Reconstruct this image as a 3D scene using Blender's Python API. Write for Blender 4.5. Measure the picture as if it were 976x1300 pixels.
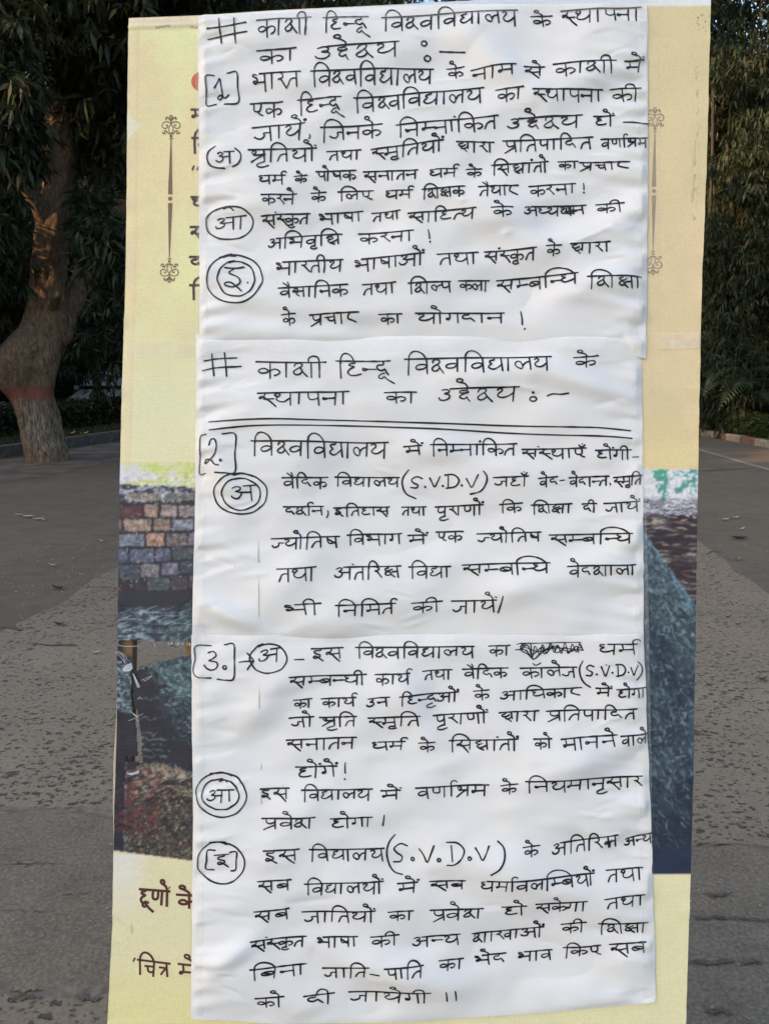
import bpy, math, random
import numpy as np
from mathutils import Vector, Matrix

for o in list(bpy.data.objects):
    bpy.data.objects.remove(o)
S = bpy.context.scene
COL = S.collection
random.seed(4)
RNG = np.random.default_rng(11)

# ------------------------------------------------------------------ camera
CAM_H = 1.5
FPX = 1020.0                       # focal length in photo pixels
PITCH = math.atan(180.0 / FPX)     # camera looks down about 10 degrees
cam_d = bpy.data.cameras.new('camera')
cam = bpy.data.objects.new('camera', cam_d)
COL.objects.link(cam)
cam.location = (0, 0, CAM_H)
cam.rotation_euler = (math.pi / 2 - PITCH, 0, 0)
cam_d.sensor_fit = 'VERTICAL'
cam_d.sensor_height = 36.0
cam_d.lens = 36.0 * FPX / 1300.0
cam_d.clip_start = 0.05
cam_d.clip_end = 2000
S.camera = cam
S.render.resolution_x, S.render.resolution_y = 768, 1024

# ------------------------------------------------------------------ sky and sun
SUN = Vector((-0.86, -0.36, 0.30)).normalized()      # direction towards the sun
EL = math.asin(SUN.z)
W = bpy.data.worlds.new('World')
S.world = W
W.use_nodes = True
nt = W.node_tree
bg = nt.nodes['Background']
sky = nt.nodes.new('ShaderNodeTexSky')
sky.sky_type = 'NISHITA'
sky.sun_disc = False
sky.sun_elevation = EL
sky.sun_rotation = math.atan2(SUN.x, SUN.y)
sky.air_density = 1.0
sky.dust_density = 2.5
sky.ozone_density = 0.8
nt.links.new(sky.outputs[0], bg.inputs[0])
bg.inputs[1].default_value = 0.15
sun_d = bpy.data.lights.new('sun', 'SUN')
sun_d.energy = 2.0
sun_d.angle = math.radians(0.5)
sun_d.color = (1.0, 0.62, 0.32)
sun = bpy.data.objects.new('sun', sun_d)
COL.objects.link(sun)
sun.rotation_euler = SUN.to_track_quat('Z', 'Y').to_euler()
S.view_settings.view_transform = 'Standard'
S.view_settings.look = 'None'
S.view_settings.exposure = 1.5
S.view_settings.gamma = 1.0

# ------------------------------------------------------------------ geometry helpers
FWD = Vector((0, math.cos(PITCH), -math.sin(PITCH)))
UP = Vector((0, math.sin(PITCH), math.cos(PITCH)))
def ray(px, py):
    return FWD + Vector((1, 0, 0)) * ((px - 488) / FPX) + UP * ((650 - py) / FPX)
def G(px, py, z=0.0):
    d = ray(px, py); t = (z - CAM_H) / d.z
    return Vector((d.x * t, d.y * t, z))
def P(px, py, Y):
    d = ray(px, py); t = Y / d.y
    return Vector((d.x * t, Y, CAM_H + d.z * t))

def tag(o, label=None, cat=None, group=None, kind=None):
    if label: o['label'] = label
    if cat: o['category'] = cat
    if group: o['group'] = group
    if kind: o['kind'] = kind
    return o
def link(o, parent=None):
    COL.objects.link(o)
    if parent: o.parent = parent
    return o
def empty(name, loc=(0, 0, 0), rz=0, mat=None):
    o = bpy.data.objects.new(name, None)
    COL.objects.link(o)
    o.empty_display_size = 0.2
    if mat is not None: o.matrix_world = mat
    else:
        o.location = loc; o.rotation_euler = (0, 0, rz)
    return o
def build(name, verts, faces, mat, parent=None, smooth=False):
    me = bpy.data.meshes.new(name)
    me.from_pydata([tuple(v) for v in verts], [], [tuple(f) for f in faces])
    me.update()
    if smooth: me.polygons.foreach_set('use_smooth', [True] * len(me.polygons))
    me.materials.append(mat)
    return link(bpy.data.objects.new(name, me), parent)
def build_np(name, V, F, mat, parent=None, smooth=False):
    """V (n,3) array, F (m,4) array of quads"""
    me = bpy.data.meshes.new(name)
    me.vertices.add(len(V)); me.vertices.foreach_set('co', np.asarray(V, dtype=np.float32).ravel())
    k = F.shape[1]
    me.loops.add(F.size); me.loops.foreach_set('vertex_index', F.astype(np.int32).ravel())
    me.polygons.add(len(F))
    me.polygons.foreach_set('loop_start', np.arange(0, F.size, k, dtype=np.int32))
    me.polygons.foreach_set('loop_total', np.full(len(F), k, dtype=np.int32))
    me.update(calc_edges=True)
    me.polygons.foreach_set('use_smooth', np.full(len(F), smooth))
    me.materials.append(mat)
    return link(bpy.data.objects.new(name, me), parent)
class MB:
    def __init__(s): s.v = []; s.f = []
    def add(s, v, f):
        b = len(s.v); s.v += [Vector(x) for x in v]; s.f += [tuple(i + b for i in q) for q in f]; return s
    def box(s, c, d, bev=0.0, M=None):
        x, y, z = d[0] / 2, d[1] / 2, d[2] / 2
        b = min(bev, x * .9, y * .9, z * .9)
        if b <= 0:
            v = [(sx * x, sy * y, sz * z) for sz in (-1, 1) for sy in (-1, 1) for sx in (-1, 1)]
            f = [(0, 2, 3, 1), (4, 5, 7, 6), (0, 1, 5, 4), (2, 6, 7, 3), (0, 4, 6, 2), (1, 3, 7, 5)]
        else:
            v = []; f = []
            def ring(zz, ins):
                X, Y = x - ins, y - ins
                c_ = b
                return [(-X + c_, -Y, zz), (X - c_, -Y, zz), (X, -Y + c_, zz), (X, Y - c_, zz), (X - c_, Y, zz), (-X + c_, Y, zz), (-X, Y - c_, zz), (-X, -Y + c_, zz)]
            for zz, ins in ((-z, b * .6), (-z + b, 0), (z - b, 0), (z, b * .6)): v += ring(zz, ins)
            for k in range(3):
                for i in range(8):
                    j = (i + 1) % 8
                    f.append((k * 8 + i, k * 8 + j, k * 8 + 8 + j, k * 8 + 8 + i))
            f.append(tuple(range(7, -1, -1))); f.append(tuple(range(24, 32)))
        v = [Vector(q) + Vector((0, 0, 0)) for q in v]
        if M is not None: v = [M @ q for q in v]
        v = [q + Vector(c) for q in v]
        return s.add(v, f)
    def tube(s, pts, rad, n=10, noise=0.0, cap=True, sq=None):
        pts = [Vector(p) for p in pts]
        if not hasattr(rad, '__len__'): rad = [rad] * len(pts)
        v = []; f = []
        ref = Vector((0, 1, 0.01))
        for i, p in enumerate(pts):
            t = (pts[min(i + 1, len(pts) - 1)] - pts[max(i - 1, 0)]).normalized()
            if abs(t.dot(ref.normalized())) > .95: ref = Vector((1, 0, 0))
            a = t.cross(ref).normalized(); b = t.cross(a)
            for k in range(n):
                th = 2 * math.pi * k / n
                r = rad[i] * (1 + (noise * random.uniform(-1, 1) if noise else 0))
                v.append(p + (a * math.cos(th) + b * math.sin(th)) * r)
        for i in range(len(pts) - 1):
            for k in range(n):
                j = (k + 1) % n
                f.append((i * n + k, i * n + j, i * n + n + j, i * n + n + k))
        if cap:
            f.append(tuple(range(n - 1, -1, -1))); f.append(tuple(range((len(pts) - 1) * n, len(pts) * n)))
        return s.add(v, f)
    def build(s, name, mat, parent=None, smooth=False):
        return build(name, s.v, s.f, mat, parent, smooth)

def hsh(ix, iy, s):
    n = np.sin(ix * 127.1 + iy * 311.7 + s * 74.7) * 43758.5453
    return n - np.floor(n)
def vnoise(x, y, s=0):
    x = np.asarray(x, dtype=float); y = np.asarray(y, dtype=float)
    ix = np.floor(x); iy = np.floor(y); fx = x - ix; fy = y - iy
    fx = fx * fx * (3 - 2 * fx); fy = fy * fy * (3 - 2 * fy)
    a = hsh(ix, iy, s); b = hsh(ix + 1, iy, s); c = hsh(ix, iy + 1, s); d = hsh(ix + 1, iy + 1, s)
    return (a + (b - a) * fx) * (1 - fy) + (c + (d - c) * fx) * fy
def fbm(x, y, o=4, s=0):
    r = 0; a = .5; t = 0
    for k in range(o):
        r = r + a * vnoise(x * 2 ** k, y * 2 ** k, s + k * 7.3); t += a; a *= .5
    return r / t
def sstep(a, b, x):
    t = np.clip((x - a) / (b - a), 0, 1); return t * t * (3 - 2 * t)

# ------------------------------------------------------------------ materials
def newmat(name):
    m = bpy.data.materials.new(name); m.use_nodes = True
    n = m.node_tree.nodes; b = n['Principled BSDF']
    return m, m.node_tree, n, m.node_tree.links, b
def noise_node(n, l, scale, detail=4, rough=.55, vec=None, sc=None, dist=0):
    t = n.new('ShaderNodeTexNoise'); t.inputs['Scale'].default_value = scale
    t.inputs['Detail'].default_value = detail; t.inputs['Roughness'].default_value = rough
    t.inputs['Distortion'].default_value = dist
    if vec is None:
        tc = n.new('ShaderNodeTexCoord'); vec = tc.outputs['Object']
    if sc:
        mp = n.new('ShaderNodeMapping'); mp.inputs['Scale'].default_value = sc
        l.new(vec, mp.inputs['Vector']); vec = mp.outputs[0]
    l.new(vec, t.inputs['Vector'])
    return t
def ramp(n, l, src, stops):
    r = n.new('ShaderNodeValToRGB')
    while len(r.color_ramp.elements) > 1: r.color_ramp.elements.remove(r.color_ramp.elements[-1])
    for i, (p, c) in enumerate(stops):
        if not hasattr(c, '__len__'): c = (c, c, c)
        e = r.color_ramp.elements[0] if i == 0 else r.color_ramp.elements.new(p)
        e.position = p; e.color = (*c, 1)
    l.new(src, r.inputs[0]); return r
def mixc(n, l, fac, a, b, mode='MIX'):
    m = n.new('ShaderNodeMix'); m.data_type = 'RGBA'; m.blend_type = mode
    for sock, v in ((m.inputs[0], fac), (m.inputs[6], a), (m.inputs[7], b)):
        if hasattr(v, 'is_output') or hasattr(v, 'links'): l.new(v, sock)
        elif hasattr(v, '__len__'): sock.default_value = (*v, 1)
        else: sock.default_value = v
    return m.outputs[2]
def bump(n, l, b, src, strength, dist, prev=None):
    bp = n.new('ShaderNodeBump'); bp.inputs['Strength'].default_value = strength; bp.inputs['Distance'].default_value = dist
    l.new(src, bp.inputs['Height'])
    if prev: l.new(prev, bp.inputs['Normal'])
    l.new(bp.outputs[0], b.inputs['Normal']); return bp.outputs[0]
def simple(name, c, rough=.6, spec=.4, var=.15, scale=8, bmp=0, metal=0):
    m, t, n, l, b = newmat(name)
    ns = noise_node(n, l, scale)
    r = ramp(n, l, ns.outputs[0], [(.3, tuple(x * (1 - var) for x in c)), (.7, tuple(min(1, x * (1 + var)) for x in c))])
    l.new(r.outputs[0], b.inputs['Base Color'])
    b.inputs['Roughness'].default_value = rough
    b.inputs['Specular IOR Level'].default_value = spec
    b.inputs['Metallic'].default_value = metal
    if bmp: bump(n, l, b, ns.outputs[0], .6, bmp)
    return m

def mat_asphalt(k=1.0):
    m, t, n, l, b = newmat('asphalt')
    big = noise_node(n, l, .35, 5, .6)
    fine = noise_node(n, l, 90, 3, .7)
    mid = noise_node(n, l, 5, 6, .7)
    base = ramp(n, l, big.outputs[0], [(.3, (.132 * k, .107 * k, .078 * k)), (.7, (.188 * k, .148 * k, .103 * k))])
    c = mixc(n, l, .9, base.outputs[0], ramp(n, l, fine.outputs[0], [(.3, .62), (.5, 1.0), (.72, 1.5)]).outputs[0], 'MULTIPLY')
    c = mixc(n, l, .8, c, ramp(n, l, mid.outputs[0], [(.3, .78), (.7, 1.18)]).outputs[0], 'MULTIPLY')
    # small pale stone chips in the binder
    vo = n.new('ShaderNodeTexVoronoi'); vo.inputs['Scale'].default_value = 42
    tc = n.new('ShaderNodeTexCoord'); l.new(tc.outputs['Object'], vo.inputs['Vector'])
    chip = ramp(n, l, vo.outputs['Distance'], [(.07, 1), (.13, 0)])
    pick = n.new('ShaderNodeSeparateColor'); l.new(vo.outputs['Color'], pick.inputs[0])
    pk = ramp(n, l, pick.outputs[0], [(.72, 0), (.76, 1)])
    mul = n.new('ShaderNodeMath'); mul.operation = 'MULTIPLY'; l.new(chip.outputs[0], mul.inputs[0]); l.new(pk.outputs[0], mul.inputs[1])
    c = mixc(n, l, mul.outputs[0], c, (.34, .33, .31))
    # worn streaks running across the road
    st = noise_node(n, l, 1.0, 5, .6, sc=(.9, 4.2, 1), dist=.4)
    sr = ramp(n, l, st.outputs[0], [(.62, 0), (.72, 1)])
    c = mixc(n, l, sr.outputs[0], c, mixc(n, l, .5, c, (.085, .068, .052)))
    l.new(c, b.inputs['Base Color'])
    b.inputs['Roughness'].default_value = .86; b.inputs['Specular IOR Level'].default_value = .25
    bump(n, l, b, fine.outputs[0], .5, .004)
    return m
def mat_worn():
    m, t, n, l, b = newmat('worn_surface')
    tc = n.new('ShaderNodeTexCoord')
    big = noise_node(n, l, .9, 5, .65)
    fine = noise_node(n, l, 120, 3, .7)
    base = ramp(n, l, big.outputs[0], [(.3, (.225, .178, .126)), (.7, (.31, .245, .172))])
    c = mixc(n, l, .8, base.outputs[0], ramp(n, l, fine.outputs[0], [(.3, .72), (.7, 1.22)]).outputs[0], 'MULTIPLY')
    heights = []
    dens = noise_node(n, l, 1.3, 3, .6)
    for sc, lo, hi, seed in ((35, .12, .2, 0), (62, .14, .24, 7.7)):
        wob = noise_node(n, l, sc * 1.6, 2, .5)
        mp = n.new('ShaderNodeMapping'); mp.inputs['Location'].default_value = (seed, seed, 0); mp.inputs['Scale'].default_value = (.75, 1.1, 1)
        l.new(tc.outputs['Object'], mp.inputs[0])
        ad = n.new('ShaderNodeVectorMath'); ad.operation = 'MULTIPLY_ADD'
        l.new(wob.outputs['Color'], ad.inputs[0]); ad.inputs[1].default_value = (.034, .03, 0) if sc == 35 else (.02, .02, 0)
        l.new(mp.outputs[0], ad.inputs[2])
        vo = n.new('ShaderNodeTexVoronoi'); vo.inputs['Scale'].default_value = sc; l.new(ad.outputs[0], vo.inputs['Vector'])
        sp = n.new('ShaderNodeSeparateColor'); l.new(vo.outputs['Color'], sp.inputs[0])
        # pit size varies from cell to cell and with a broad density map
        mu = n.new('ShaderNodeMath'); mu.operation = 'MULTIPLY'; l.new(sp.outputs[0], mu.inputs[0])
        dr = ramp(n, l, dens.outputs[0], [(.34, .6), (.62, 1.25)]); l.new(dr.outputs[0], mu.inputs[1])
        dv = n.new('ShaderNodeMath'); dv.operation = 'DIVIDE'; l.new(vo.outputs['Distance'], dv.inputs[0]); l.new(mu.outputs[0], dv.inputs[1])
        pit = ramp(n, l, dv.outputs[0], [(lo * 2.2, 1), (hi * 2.2, 0)])
        c = mixc(n, l, pit.outputs[0], c, (.105, .084, .064))
        heights.append(pit)
    l.new(c, b.inputs['Base Color'])
    b.inputs['Roughness'].default_value = .9; b.inputs['Specular IOR Level'].default_value = .2
    inv = ramp(n, l, heights[0].outputs[0], [(0, 1), (1, 0)])
    p = bump(n, l, b, inv.outputs[0], .8, .01)
    bump(n, l, b, fine.outputs[0], .5, .004, p)
    return m
def mat_leaf(name, stops, spec=.22, rough=.55):
    m, t, n, l, b = newmat(name)
    at = n.new('ShaderNodeAttribute'); at.attribute_name = 'tint'
    r = ramp(n, l, at.outputs['Fac'], stops)
    l.new(r.outputs[0], b.inputs['Base Color'])
    b.inputs['Roughness'].default_value = rough; b.inputs['Specular IOR Level'].default_value = spec
    tr = n.new('ShaderNodeBsdfTranslucent'); l.new(r.outputs[0], tr.inputs[0])
    mx = n.new('ShaderNodeMixShader'); mx.inputs[0].default_value = .18
    out = n['Material Output']
    l.new(b.outputs[0], mx.inputs[1]); l.new(tr.outputs[0], mx.inputs[2]); l.new(mx.outputs[0], out.inputs[0])
    return m
def mat_bark():
    m, t, n, l, b = newmat('bark')
    tc = n.new('ShaderNodeTexCoord')
    v1 = noise_node(n, l, 7, 9, .74, sc=(3.4, 3.4, .7), dist=.9)
    v2 = noise_node(n, l, 2.0, 4, .6)
    v3 = noise_node(n, l, 30, 4, .7, sc=(1.5, 1.5, .5))
    c = ramp(n, l, v1.outputs[0], [(.34, (.07, .046, .031)), (.5, (.225, .155, .102)), (.68, (.36, .262, .178))]).outputs[0]
    c = mixc(n, l, .7, c, ramp(n, l, v2.outputs[0], [(.3, .65), (.7, 1.25)]).outputs[0], 'MULTIPLY')
    c = mixc(n, l, .8, c, ramp(n, l, v3.outputs[0], [(.3, .7), (.7, 1.25)]).outputs[0], 'MULTIPLY')
    # worn paint: a red-oxide band with whitewash below, flaking along the bark ridges
    sx = n.new('ShaderNodeSeparateXYZ'); l.new(tc.outputs['Object'], sx.inputs[0])
    ed = noise_node(n, l, 6, 3, .6)
    ma = n.new('ShaderNodeMath'); ma.operation = 'MULTIPLY_ADD'; l.new(ed.outputs[0], ma.inputs[0]); ma.inputs[1].default_value = .22; l.new(sx.outputs[2], ma.inputs[2])
    red = ramp(n, l, ma.outputs[0], [(.0, 0), (.5, 0)])   # placeholder, replaced by map ranges below
    def band(lo, hi, e=.03):
        a = n.new('ShaderNodeMapRange'); a.inputs[1].default_value = lo - e; a.inputs[2].default_value = lo + e; l.new(ma.outputs[0], a.inputs[0])
        z = n.new('ShaderNodeMapRange'); z.inputs[1].default_value = hi + e; z.inputs[2].default_value = hi - e; l.new(ma.outputs[0], z.inputs[0])
        p = n.new('ShaderNodeMath'); p.operation = 'MULTIPLY'; l.new(a.outputs[0], p.inputs[0]); l.new(z.outputs[0], p.inputs[1]); return p.outputs[0]
    flake = ramp(n, l, v1.outputs[0], [(.46, .0), (.62, .5)])
    flr = ramp(n, l, v1.outputs[0], [(.36, .35), (.56, .9)])
    p1 = n.new('ShaderNodeMath'); p1.operation = 'MULTIPLY'; l.new(band(1.12, 1.36), p1.inputs[0]); l.new(flr.outputs[0], p1.inputs[1])
    c = mixc(n, l, p1.outputs[0], c, (.30, .095, .07))
    p2 = n.new('ShaderNodeMath'); p2.operation = 'MULTIPLY'; l.new(band(.3, 1.12, .08), p2.inputs[0]); l.new(flake.outputs[0], p2.inputs[1])
    c = mixc(n, l, p2.outputs[0], c, (.50, .43, .34))
    n.remove(red)
    l.new(c, b.inputs['Base Color']); b.inputs['Roughness'].default_value = .9; b.inputs['Specular IOR Level'].default_value = .2
    p = bump(n, l, b, v1.outputs[0], 1.0, .05)
    bump(n, l, b, v3.outputs[0], .6, .015, p)
    return m

M = {}
M['asphalt'] = mat_asphalt()
M['asphalt_near'] = mat_asphalt(1.32)
M['mid'] = simple('dusty_asphalt', (.20, .165, .125), .92, .15, .35, 25, .004)
M['worn'] = mat_worn()
M['bark'] = mat_bark()
M['dark_bark'] = simple('dark_bark', (.055, .042, .032), .9, .2, .4, 6, .02)
M['leaf'] = mat_leaf('mango_leaf', [(0, (.016, .022, .011)), (.5, (.036, .048, .024)), (.9, (.056, .068, .034)), (.97, (.075, .07, .025)), (1, (.12, .055, .02))])
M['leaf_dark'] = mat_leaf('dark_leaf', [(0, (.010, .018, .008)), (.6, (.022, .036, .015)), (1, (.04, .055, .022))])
M['hedge_leaf'] = mat_leaf('hedge_leaf', [(0, (.03, .05, .015)), (1, (.075, .095, .03))])
M['frond'] = mat_leaf('frond_green', [(0, (.03, .045, .026)), (1, (.075, .10, .058))], .5, .4)
M['grass'] = mat_leaf('grass_blade', [(0, (.03, .045, .015)), (1, (.10, .085, .03))])
M['shoulder'] = simple('dusty_shoulder', (.17, .135, .105), .92, .15, .35, 2.6, .006)
M['soil'] = simple('bare_soil', (.055, .042, .03), .95, .1, .4, 7, .02)
M['streak'] = simple('dark_dirt', (.135, .112, .086), .95, .1, .4, 60)
M['line'] = simple('worn_line_paint', (.25, .235, .20), .8, .2, .3, 14)
M['kerb'] = simple('grey_kerb_concrete', (.135, .12, .10), .9, .2, .3, 9, .004)
M['kerb_white'] = simple('faded_white_kerb_paint', (.28, .245, .19), .85, .2, .25, 12, .003)
M['kerb_red'] = simple('faded_red_kerb_paint', (.19, .105, .08), .85, .2, .25, 12, .003)
M['wood'] = simple('weathered_timber', (.22, .135, .075), .8, .25, .35, 20, .002)
M['ink'] = simple('black_marker_ink', (.010, .010, .013), .45, .4, .2, 40)
M['print_brown'] = simple('printed_brown', (.085, .052, .048), .6, .35, .12, 60)
M['print_maroon'] = simple('printed_maroon', (.10, .028, .03), .6, .35, .12, 60)
M['print_ornament'] = simple('printed_ornament_brown', (.23, .14, .085), .6, .35, .12, 60)
M['print_faded'] = simple('printed_ornament_under_tape', (.30, .205, .15), .6, .35, .1, 60)
M['print_red'] = simple('printed_orange_red', (.62, .15, .08), .6, .35, .1, 60)
M['print_cream'] = simple('printed_cream', (.76, .68, .45), .6, .35, .05, 60)
M['fibre'] = simple('white_backing_fibre', (.60, .61, .63), .6, .3, .08, 30)
M['white_paint'] = simple('white_car_paint', (.7, .7, .7), .3, .5, .04, 3)
M['glass'] = simple('windscreen_glass', (.16, .17, .17), .15, .8, .1, 2)
M['rubber'] = simple('tyre_rubber', (.02, .02, .02), .8, .2, .1, 20)
M['lamp'] = simple('headlamp_lens', (.5, .5, .48), .15, .8, .05, 4)
M['brick_red'] = simple('dull_red_plaster', (.20, .06, .035), .9, .1, .25, 6)
M['dry_leaf'] = simple('dry_leaf_tan', (.42, .25, .08), .7, .3, .25, 30)
M['pale_leaf'] = simple('dry_leaf_pale', (.52, .47, .36), .75, .3, .15, 30)
M['brown_leaf'] = simple('dry_leaf_brown', (.06, .045, .035), .8, .2, .2, 30)

def mat_paper():
    m, t, n, l, b = newmat('white_flex_paper')
    a = noise_node(n, l, 6, 2, .45, sc=(1, 1.5, 1), dist=.3)
    f = noise_node(n, l, 420, 2, .6)
    s = noise_node(n, l, 3, 5, .7)
    c = ramp(n, l, s.outputs[0], [(.25, (.785, .775, .772)), (.7, (.825, .815, .81))]).outputs[0]
    sp = noise_node(n, l, 85, 2, .5)
    c = mixc(n, l, ramp(n, l, sp.outputs[0], [(.79, 0), (.83, .45)]).outputs[0], c, (.35, .33, .3))
    l.new(c, b.inputs['Base Color'])
    b.inputs['Roughness'].default_value = .55; b.inputs['Specular IOR Level'].default_value = .28
    p = bump(n, l, b, a.outputs[0], .5, .03)
    bump(n, l, b, f.outputs[0], .12, .001, p)
    return m
def mat_banner():
    m, t, n, l, b = newmat('printed_flex')
    at = n.new('ShaderNodeAttribute'); at.attribute_name = 'print'
    wv = n.new('ShaderNodeTexWave'); wv.inputs['Scale'].default_value = 190; wv.bands_direction = 'X'; wv.inputs['Distortion'].default_value = .6
    tc = n.new('ShaderNodeTexCoord'); l.new(tc.outputs['Object'], wv.inputs['Vector'])
    wh = n.new('ShaderNodeTexWave'); wh.inputs['Scale'].default_value = 150; wh.bands_direction = 'Y'; wh.inputs['Distortion'].default_value = .8
    l.new(tc.outputs['Object'], wh.inputs['Vector'])
    g = noise_node(n, l, 300, 3, .7)
    c = mixc(n, l, .5, at.outputs['Color'], ramp(n, l, g.outputs[0], [(.3, .86), (.7, 1.12)]).outputs[0], 'MULTIPLY')
    c = mixc(n, l, .35, c, ramp(n, l, wv.outputs[0], [(.2, .9), (.8, 1.06)]).outputs[0], 'MULTIPLY')
    l.new(c, b.inputs['Base Color'])
    b.inputs['Roughness'].default_value = .48; b.inputs['Specular IOR Level'].default_value = .4
    p = bump(n, l, b, wv.outputs[0], .25, .0008)
    p = bump(n, l, b, wh.outputs[0], .2, .0006, p)
    big = noise_node(n, l, 7, 4, .5)
    bump(n, l, b, big.outputs[0], .5, .012, p)
    return m
def mat_tape(alpha, tint):
    m, t, n, l, b = newmat('clear_tape')
    b.inputs['Base Color'].default_value = (*tint, 1)
    b.inputs['Roughness'].default_value = .3; b.inputs['Specular IOR Level'].default_value = .6
    tr = n.new('ShaderNodeBsdfTransparent'); mx = n.new('ShaderNodeMixShader')
    ns = noise_node(n, l, 30, 4, .7)
    r = ramp(n, l, ns.outputs[0], [(.3, alpha * .7), (.7, alpha * 1.25)])
    l.new(r.outputs[0], mx.inputs[0]); l.new(tr.outputs[0], mx.inputs[1]); l.new(b.outputs[0], mx.inputs[2])
    l.new(mx.outputs[0], n['Material Output'].inputs[0])
    a = noise_node(n, l, 26, 4, .6, sc=(1, 3, 1))
    bump(n, l, b, a.outputs[0], .7, .004)
    return m
M['paper'] = mat_paper()
M['banner'] = mat_banner()
M['tape'] = mat_tape(.13, (.9, .88, .84))
M['tape_cream'] = mat_tape(.2, (.95, .87, .66))
M['tape_patch'] = mat_tape(.5, (.97, .88, .70))

# ------------------------------------------------------------------ ground and road
def sheet(name, pts, z, mat, kind='structure', thick=0):
    v = [(p[0], p[1], z) for p in pts]
    return tag(build(name, v, [tuple(range(len(v)))], mat), kind=kind)
ground = sheet('ground', [(-400, -400), (400, -400), (400, 400), (-400, 400)], -0.012, M['soil'])
kr0, kr1 = G(887, 552.5), G(976, 569)
kdir = (kr0 - kr1).normalized()                        # along the right kerb, away from the camera
kl0, kl1 = G(152.5, 559.5), G(87, 569.5)
ldir = (kl0 - kl1).normalized()
def along(p, d, t): return (p[0] + d[0] * t, p[1] + d[1] * t)
road = sheet('road', [along(kl1, ldir, -26), along(kl1, ldir, 40), along(kr1, kdir, 40), along(kr1, kdir, -26)], 0.0, M['asphalt'])
def smooth_poly(pts, n=3, j=0.0):
    out = []
    for i in range(len(pts) - 1):
        a, b = Vector(pts[i]), Vector(pts[i + 1])
        k = max(1, int((b - a).length / .12)) if j else n
        for q in range(k):
            p = a.lerp(b, q / k)
            if j: p = p + Vector((random.uniform(-j, j), random.uniform(-j, j), 0))
            out.append(p)
    out.append(Vector(pts[-1])); return out
# dusty shoulder in front of the left kerb
edge = smooth_poly([G(-160, 640), G(0, 611.5), G(69, 604), G(85, 600), G(152, 583.5), G(200, 572)], j=.03)
far = [G(200, 545), G(152.5, 558), G(87, 568), G(0, 580), G(-160, 600)]
sheet('roadside_shoulder', [p for p in edge] + far, 0.004, M['shoulder'])
# worn bare band across the carriageway
up = smooth_poly([G(-420, 960), G(-200, 880), G(0, 806), G(25, 792), G(48, 782), G(70, 773), G(86, 759), G(104, 745), G(124, 733), G(152, 720.5),
                  G(300, 655), G(560, 628), G(800, 655), G(884, 687), G(905, 701), G(921, 712), G(932, 727), G(946, 734), G(958, 741), G(968, 749), G(980, 760), G(1150, 850), G(1400, 960)], j=.018)
dn = smooth_poly([G(1500, 1100), G(1100, 1082), G(976, 1077), G(930, 1072), G(884, 1071), G(700, 1050), G(400, 1035), G(146, 1032), G(100, 1026), G(60, 1029), G(0, 1026), G(-500, 1010)], j=.01)
sheet('worn_road_band', up + dn, 0.004, M['worn'])
dn2 = smooth_poly([G(-700, 1262), G(0, 1262), G(30, 1270), G(60, 1266), G(110, 1268), G(150, 1262), G(260, 1275), G(420, 1340), G(500, 1500)], j=.006)
sheet('worn_road_patch', dn2 + [G(-100, 1900), G(-900, 1900)], 0.004, M['worn'])
def strip(name, a, b, w, z, mat):
    a, b = Vector(a), Vector(b); d = (b - a).normalized(); s = Vector((-d.y, d.x, 0)) * w / 2
    n = 24; v = []; f = []
    for i in range(n + 1):
        p = a.lerp(b, i / n); k = 1 + random.uniform(-.18, .18)
        v += [p + s * k, p - s * k]
        if i: f.append((2 * i - 2, 2 * i - 1, 2 * i + 1, 2 * i))
    o = build(name, [(q.x, q.y, z) for q in v], f, mat)
    return tag(o, kind='structure')
lr0, lr1 = G(886, 571), G(976, 597)
dd = (lr0 - lr1)
strip('edge_line', lr1 - dd * .35, lr0 + dd * 1.6, .13, .008, M['line'])
strip('edge_line', G(40, 577), G(205, 572), .10, .008, M['line'])
strip('dust_streak', G(870, 598), G(944, 594), .22, .008, M['shoulder'])

def scar(name, px0, px1, py, w, mat, seed):
    r_ = np.random.default_rng(seed); n = 34; V = []; F = []
    for i in range(n + 1):
        t = i / n; q = G(px0 + (px1 - px0) * t, py + 5 * (float(vnoise(t * 5, seed)) - .5), .008)
        ww = w * .75 * (.1 + 1.1 * float(fbm(t * 6, seed * 3.3, 3, 2)) ** 2 * 2) * math.sin(math.pi * min(1, max(0, t * .96 + .02))) ** .5
        V += [(q.x, q.y - ww * r_.uniform(.6, 1), .008), (q.x, q.y + ww * r_.uniform(.6, 1), .008)]
        if i: F.append((2 * i - 2, 2 * i, 2 * i + 1, 2 * i - 1))
    tag(build(name, V, F, mat), kind='structure')
for i, (a, b, y, w) in enumerate(((888, 932, 1135, .012), (878, 946, 1165, .014), (872, 932, 1221, .02), (940, 966, 1220, .014), (896, 928, 1282, .022), (940, 985, 1166, .01), (15, 55, 1266, .016), (95, 130, 1266, .018), (0, 45, 797, .03), (40, 100, 818, .025), (890, 925, 702, .05))):
    scar('dirt_streak', a, b, y, w, M['streak'], 3 + i)
for i, (a, b, y, w) in enumerate(((-5, 76, 1095, .006), (-5, 60, 1156, .006), (74, 112, 1134, .006), (12, 60, 1254, .016), (880, 926, 1071, .012), (92, 152, 744, .03))):
    scar('dust_streak', a, b, y, w, M['worn'], 33 + i)
near = [p for p in dn] + [G(-900, 2400), G(1900, 2400)]
near = dn[:1] + dn[1:] + [G(-700, 1900), G(1700, 1900)]
sheet('road_near_strip', near, 0.0022, M['asphalt_near'])
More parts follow.
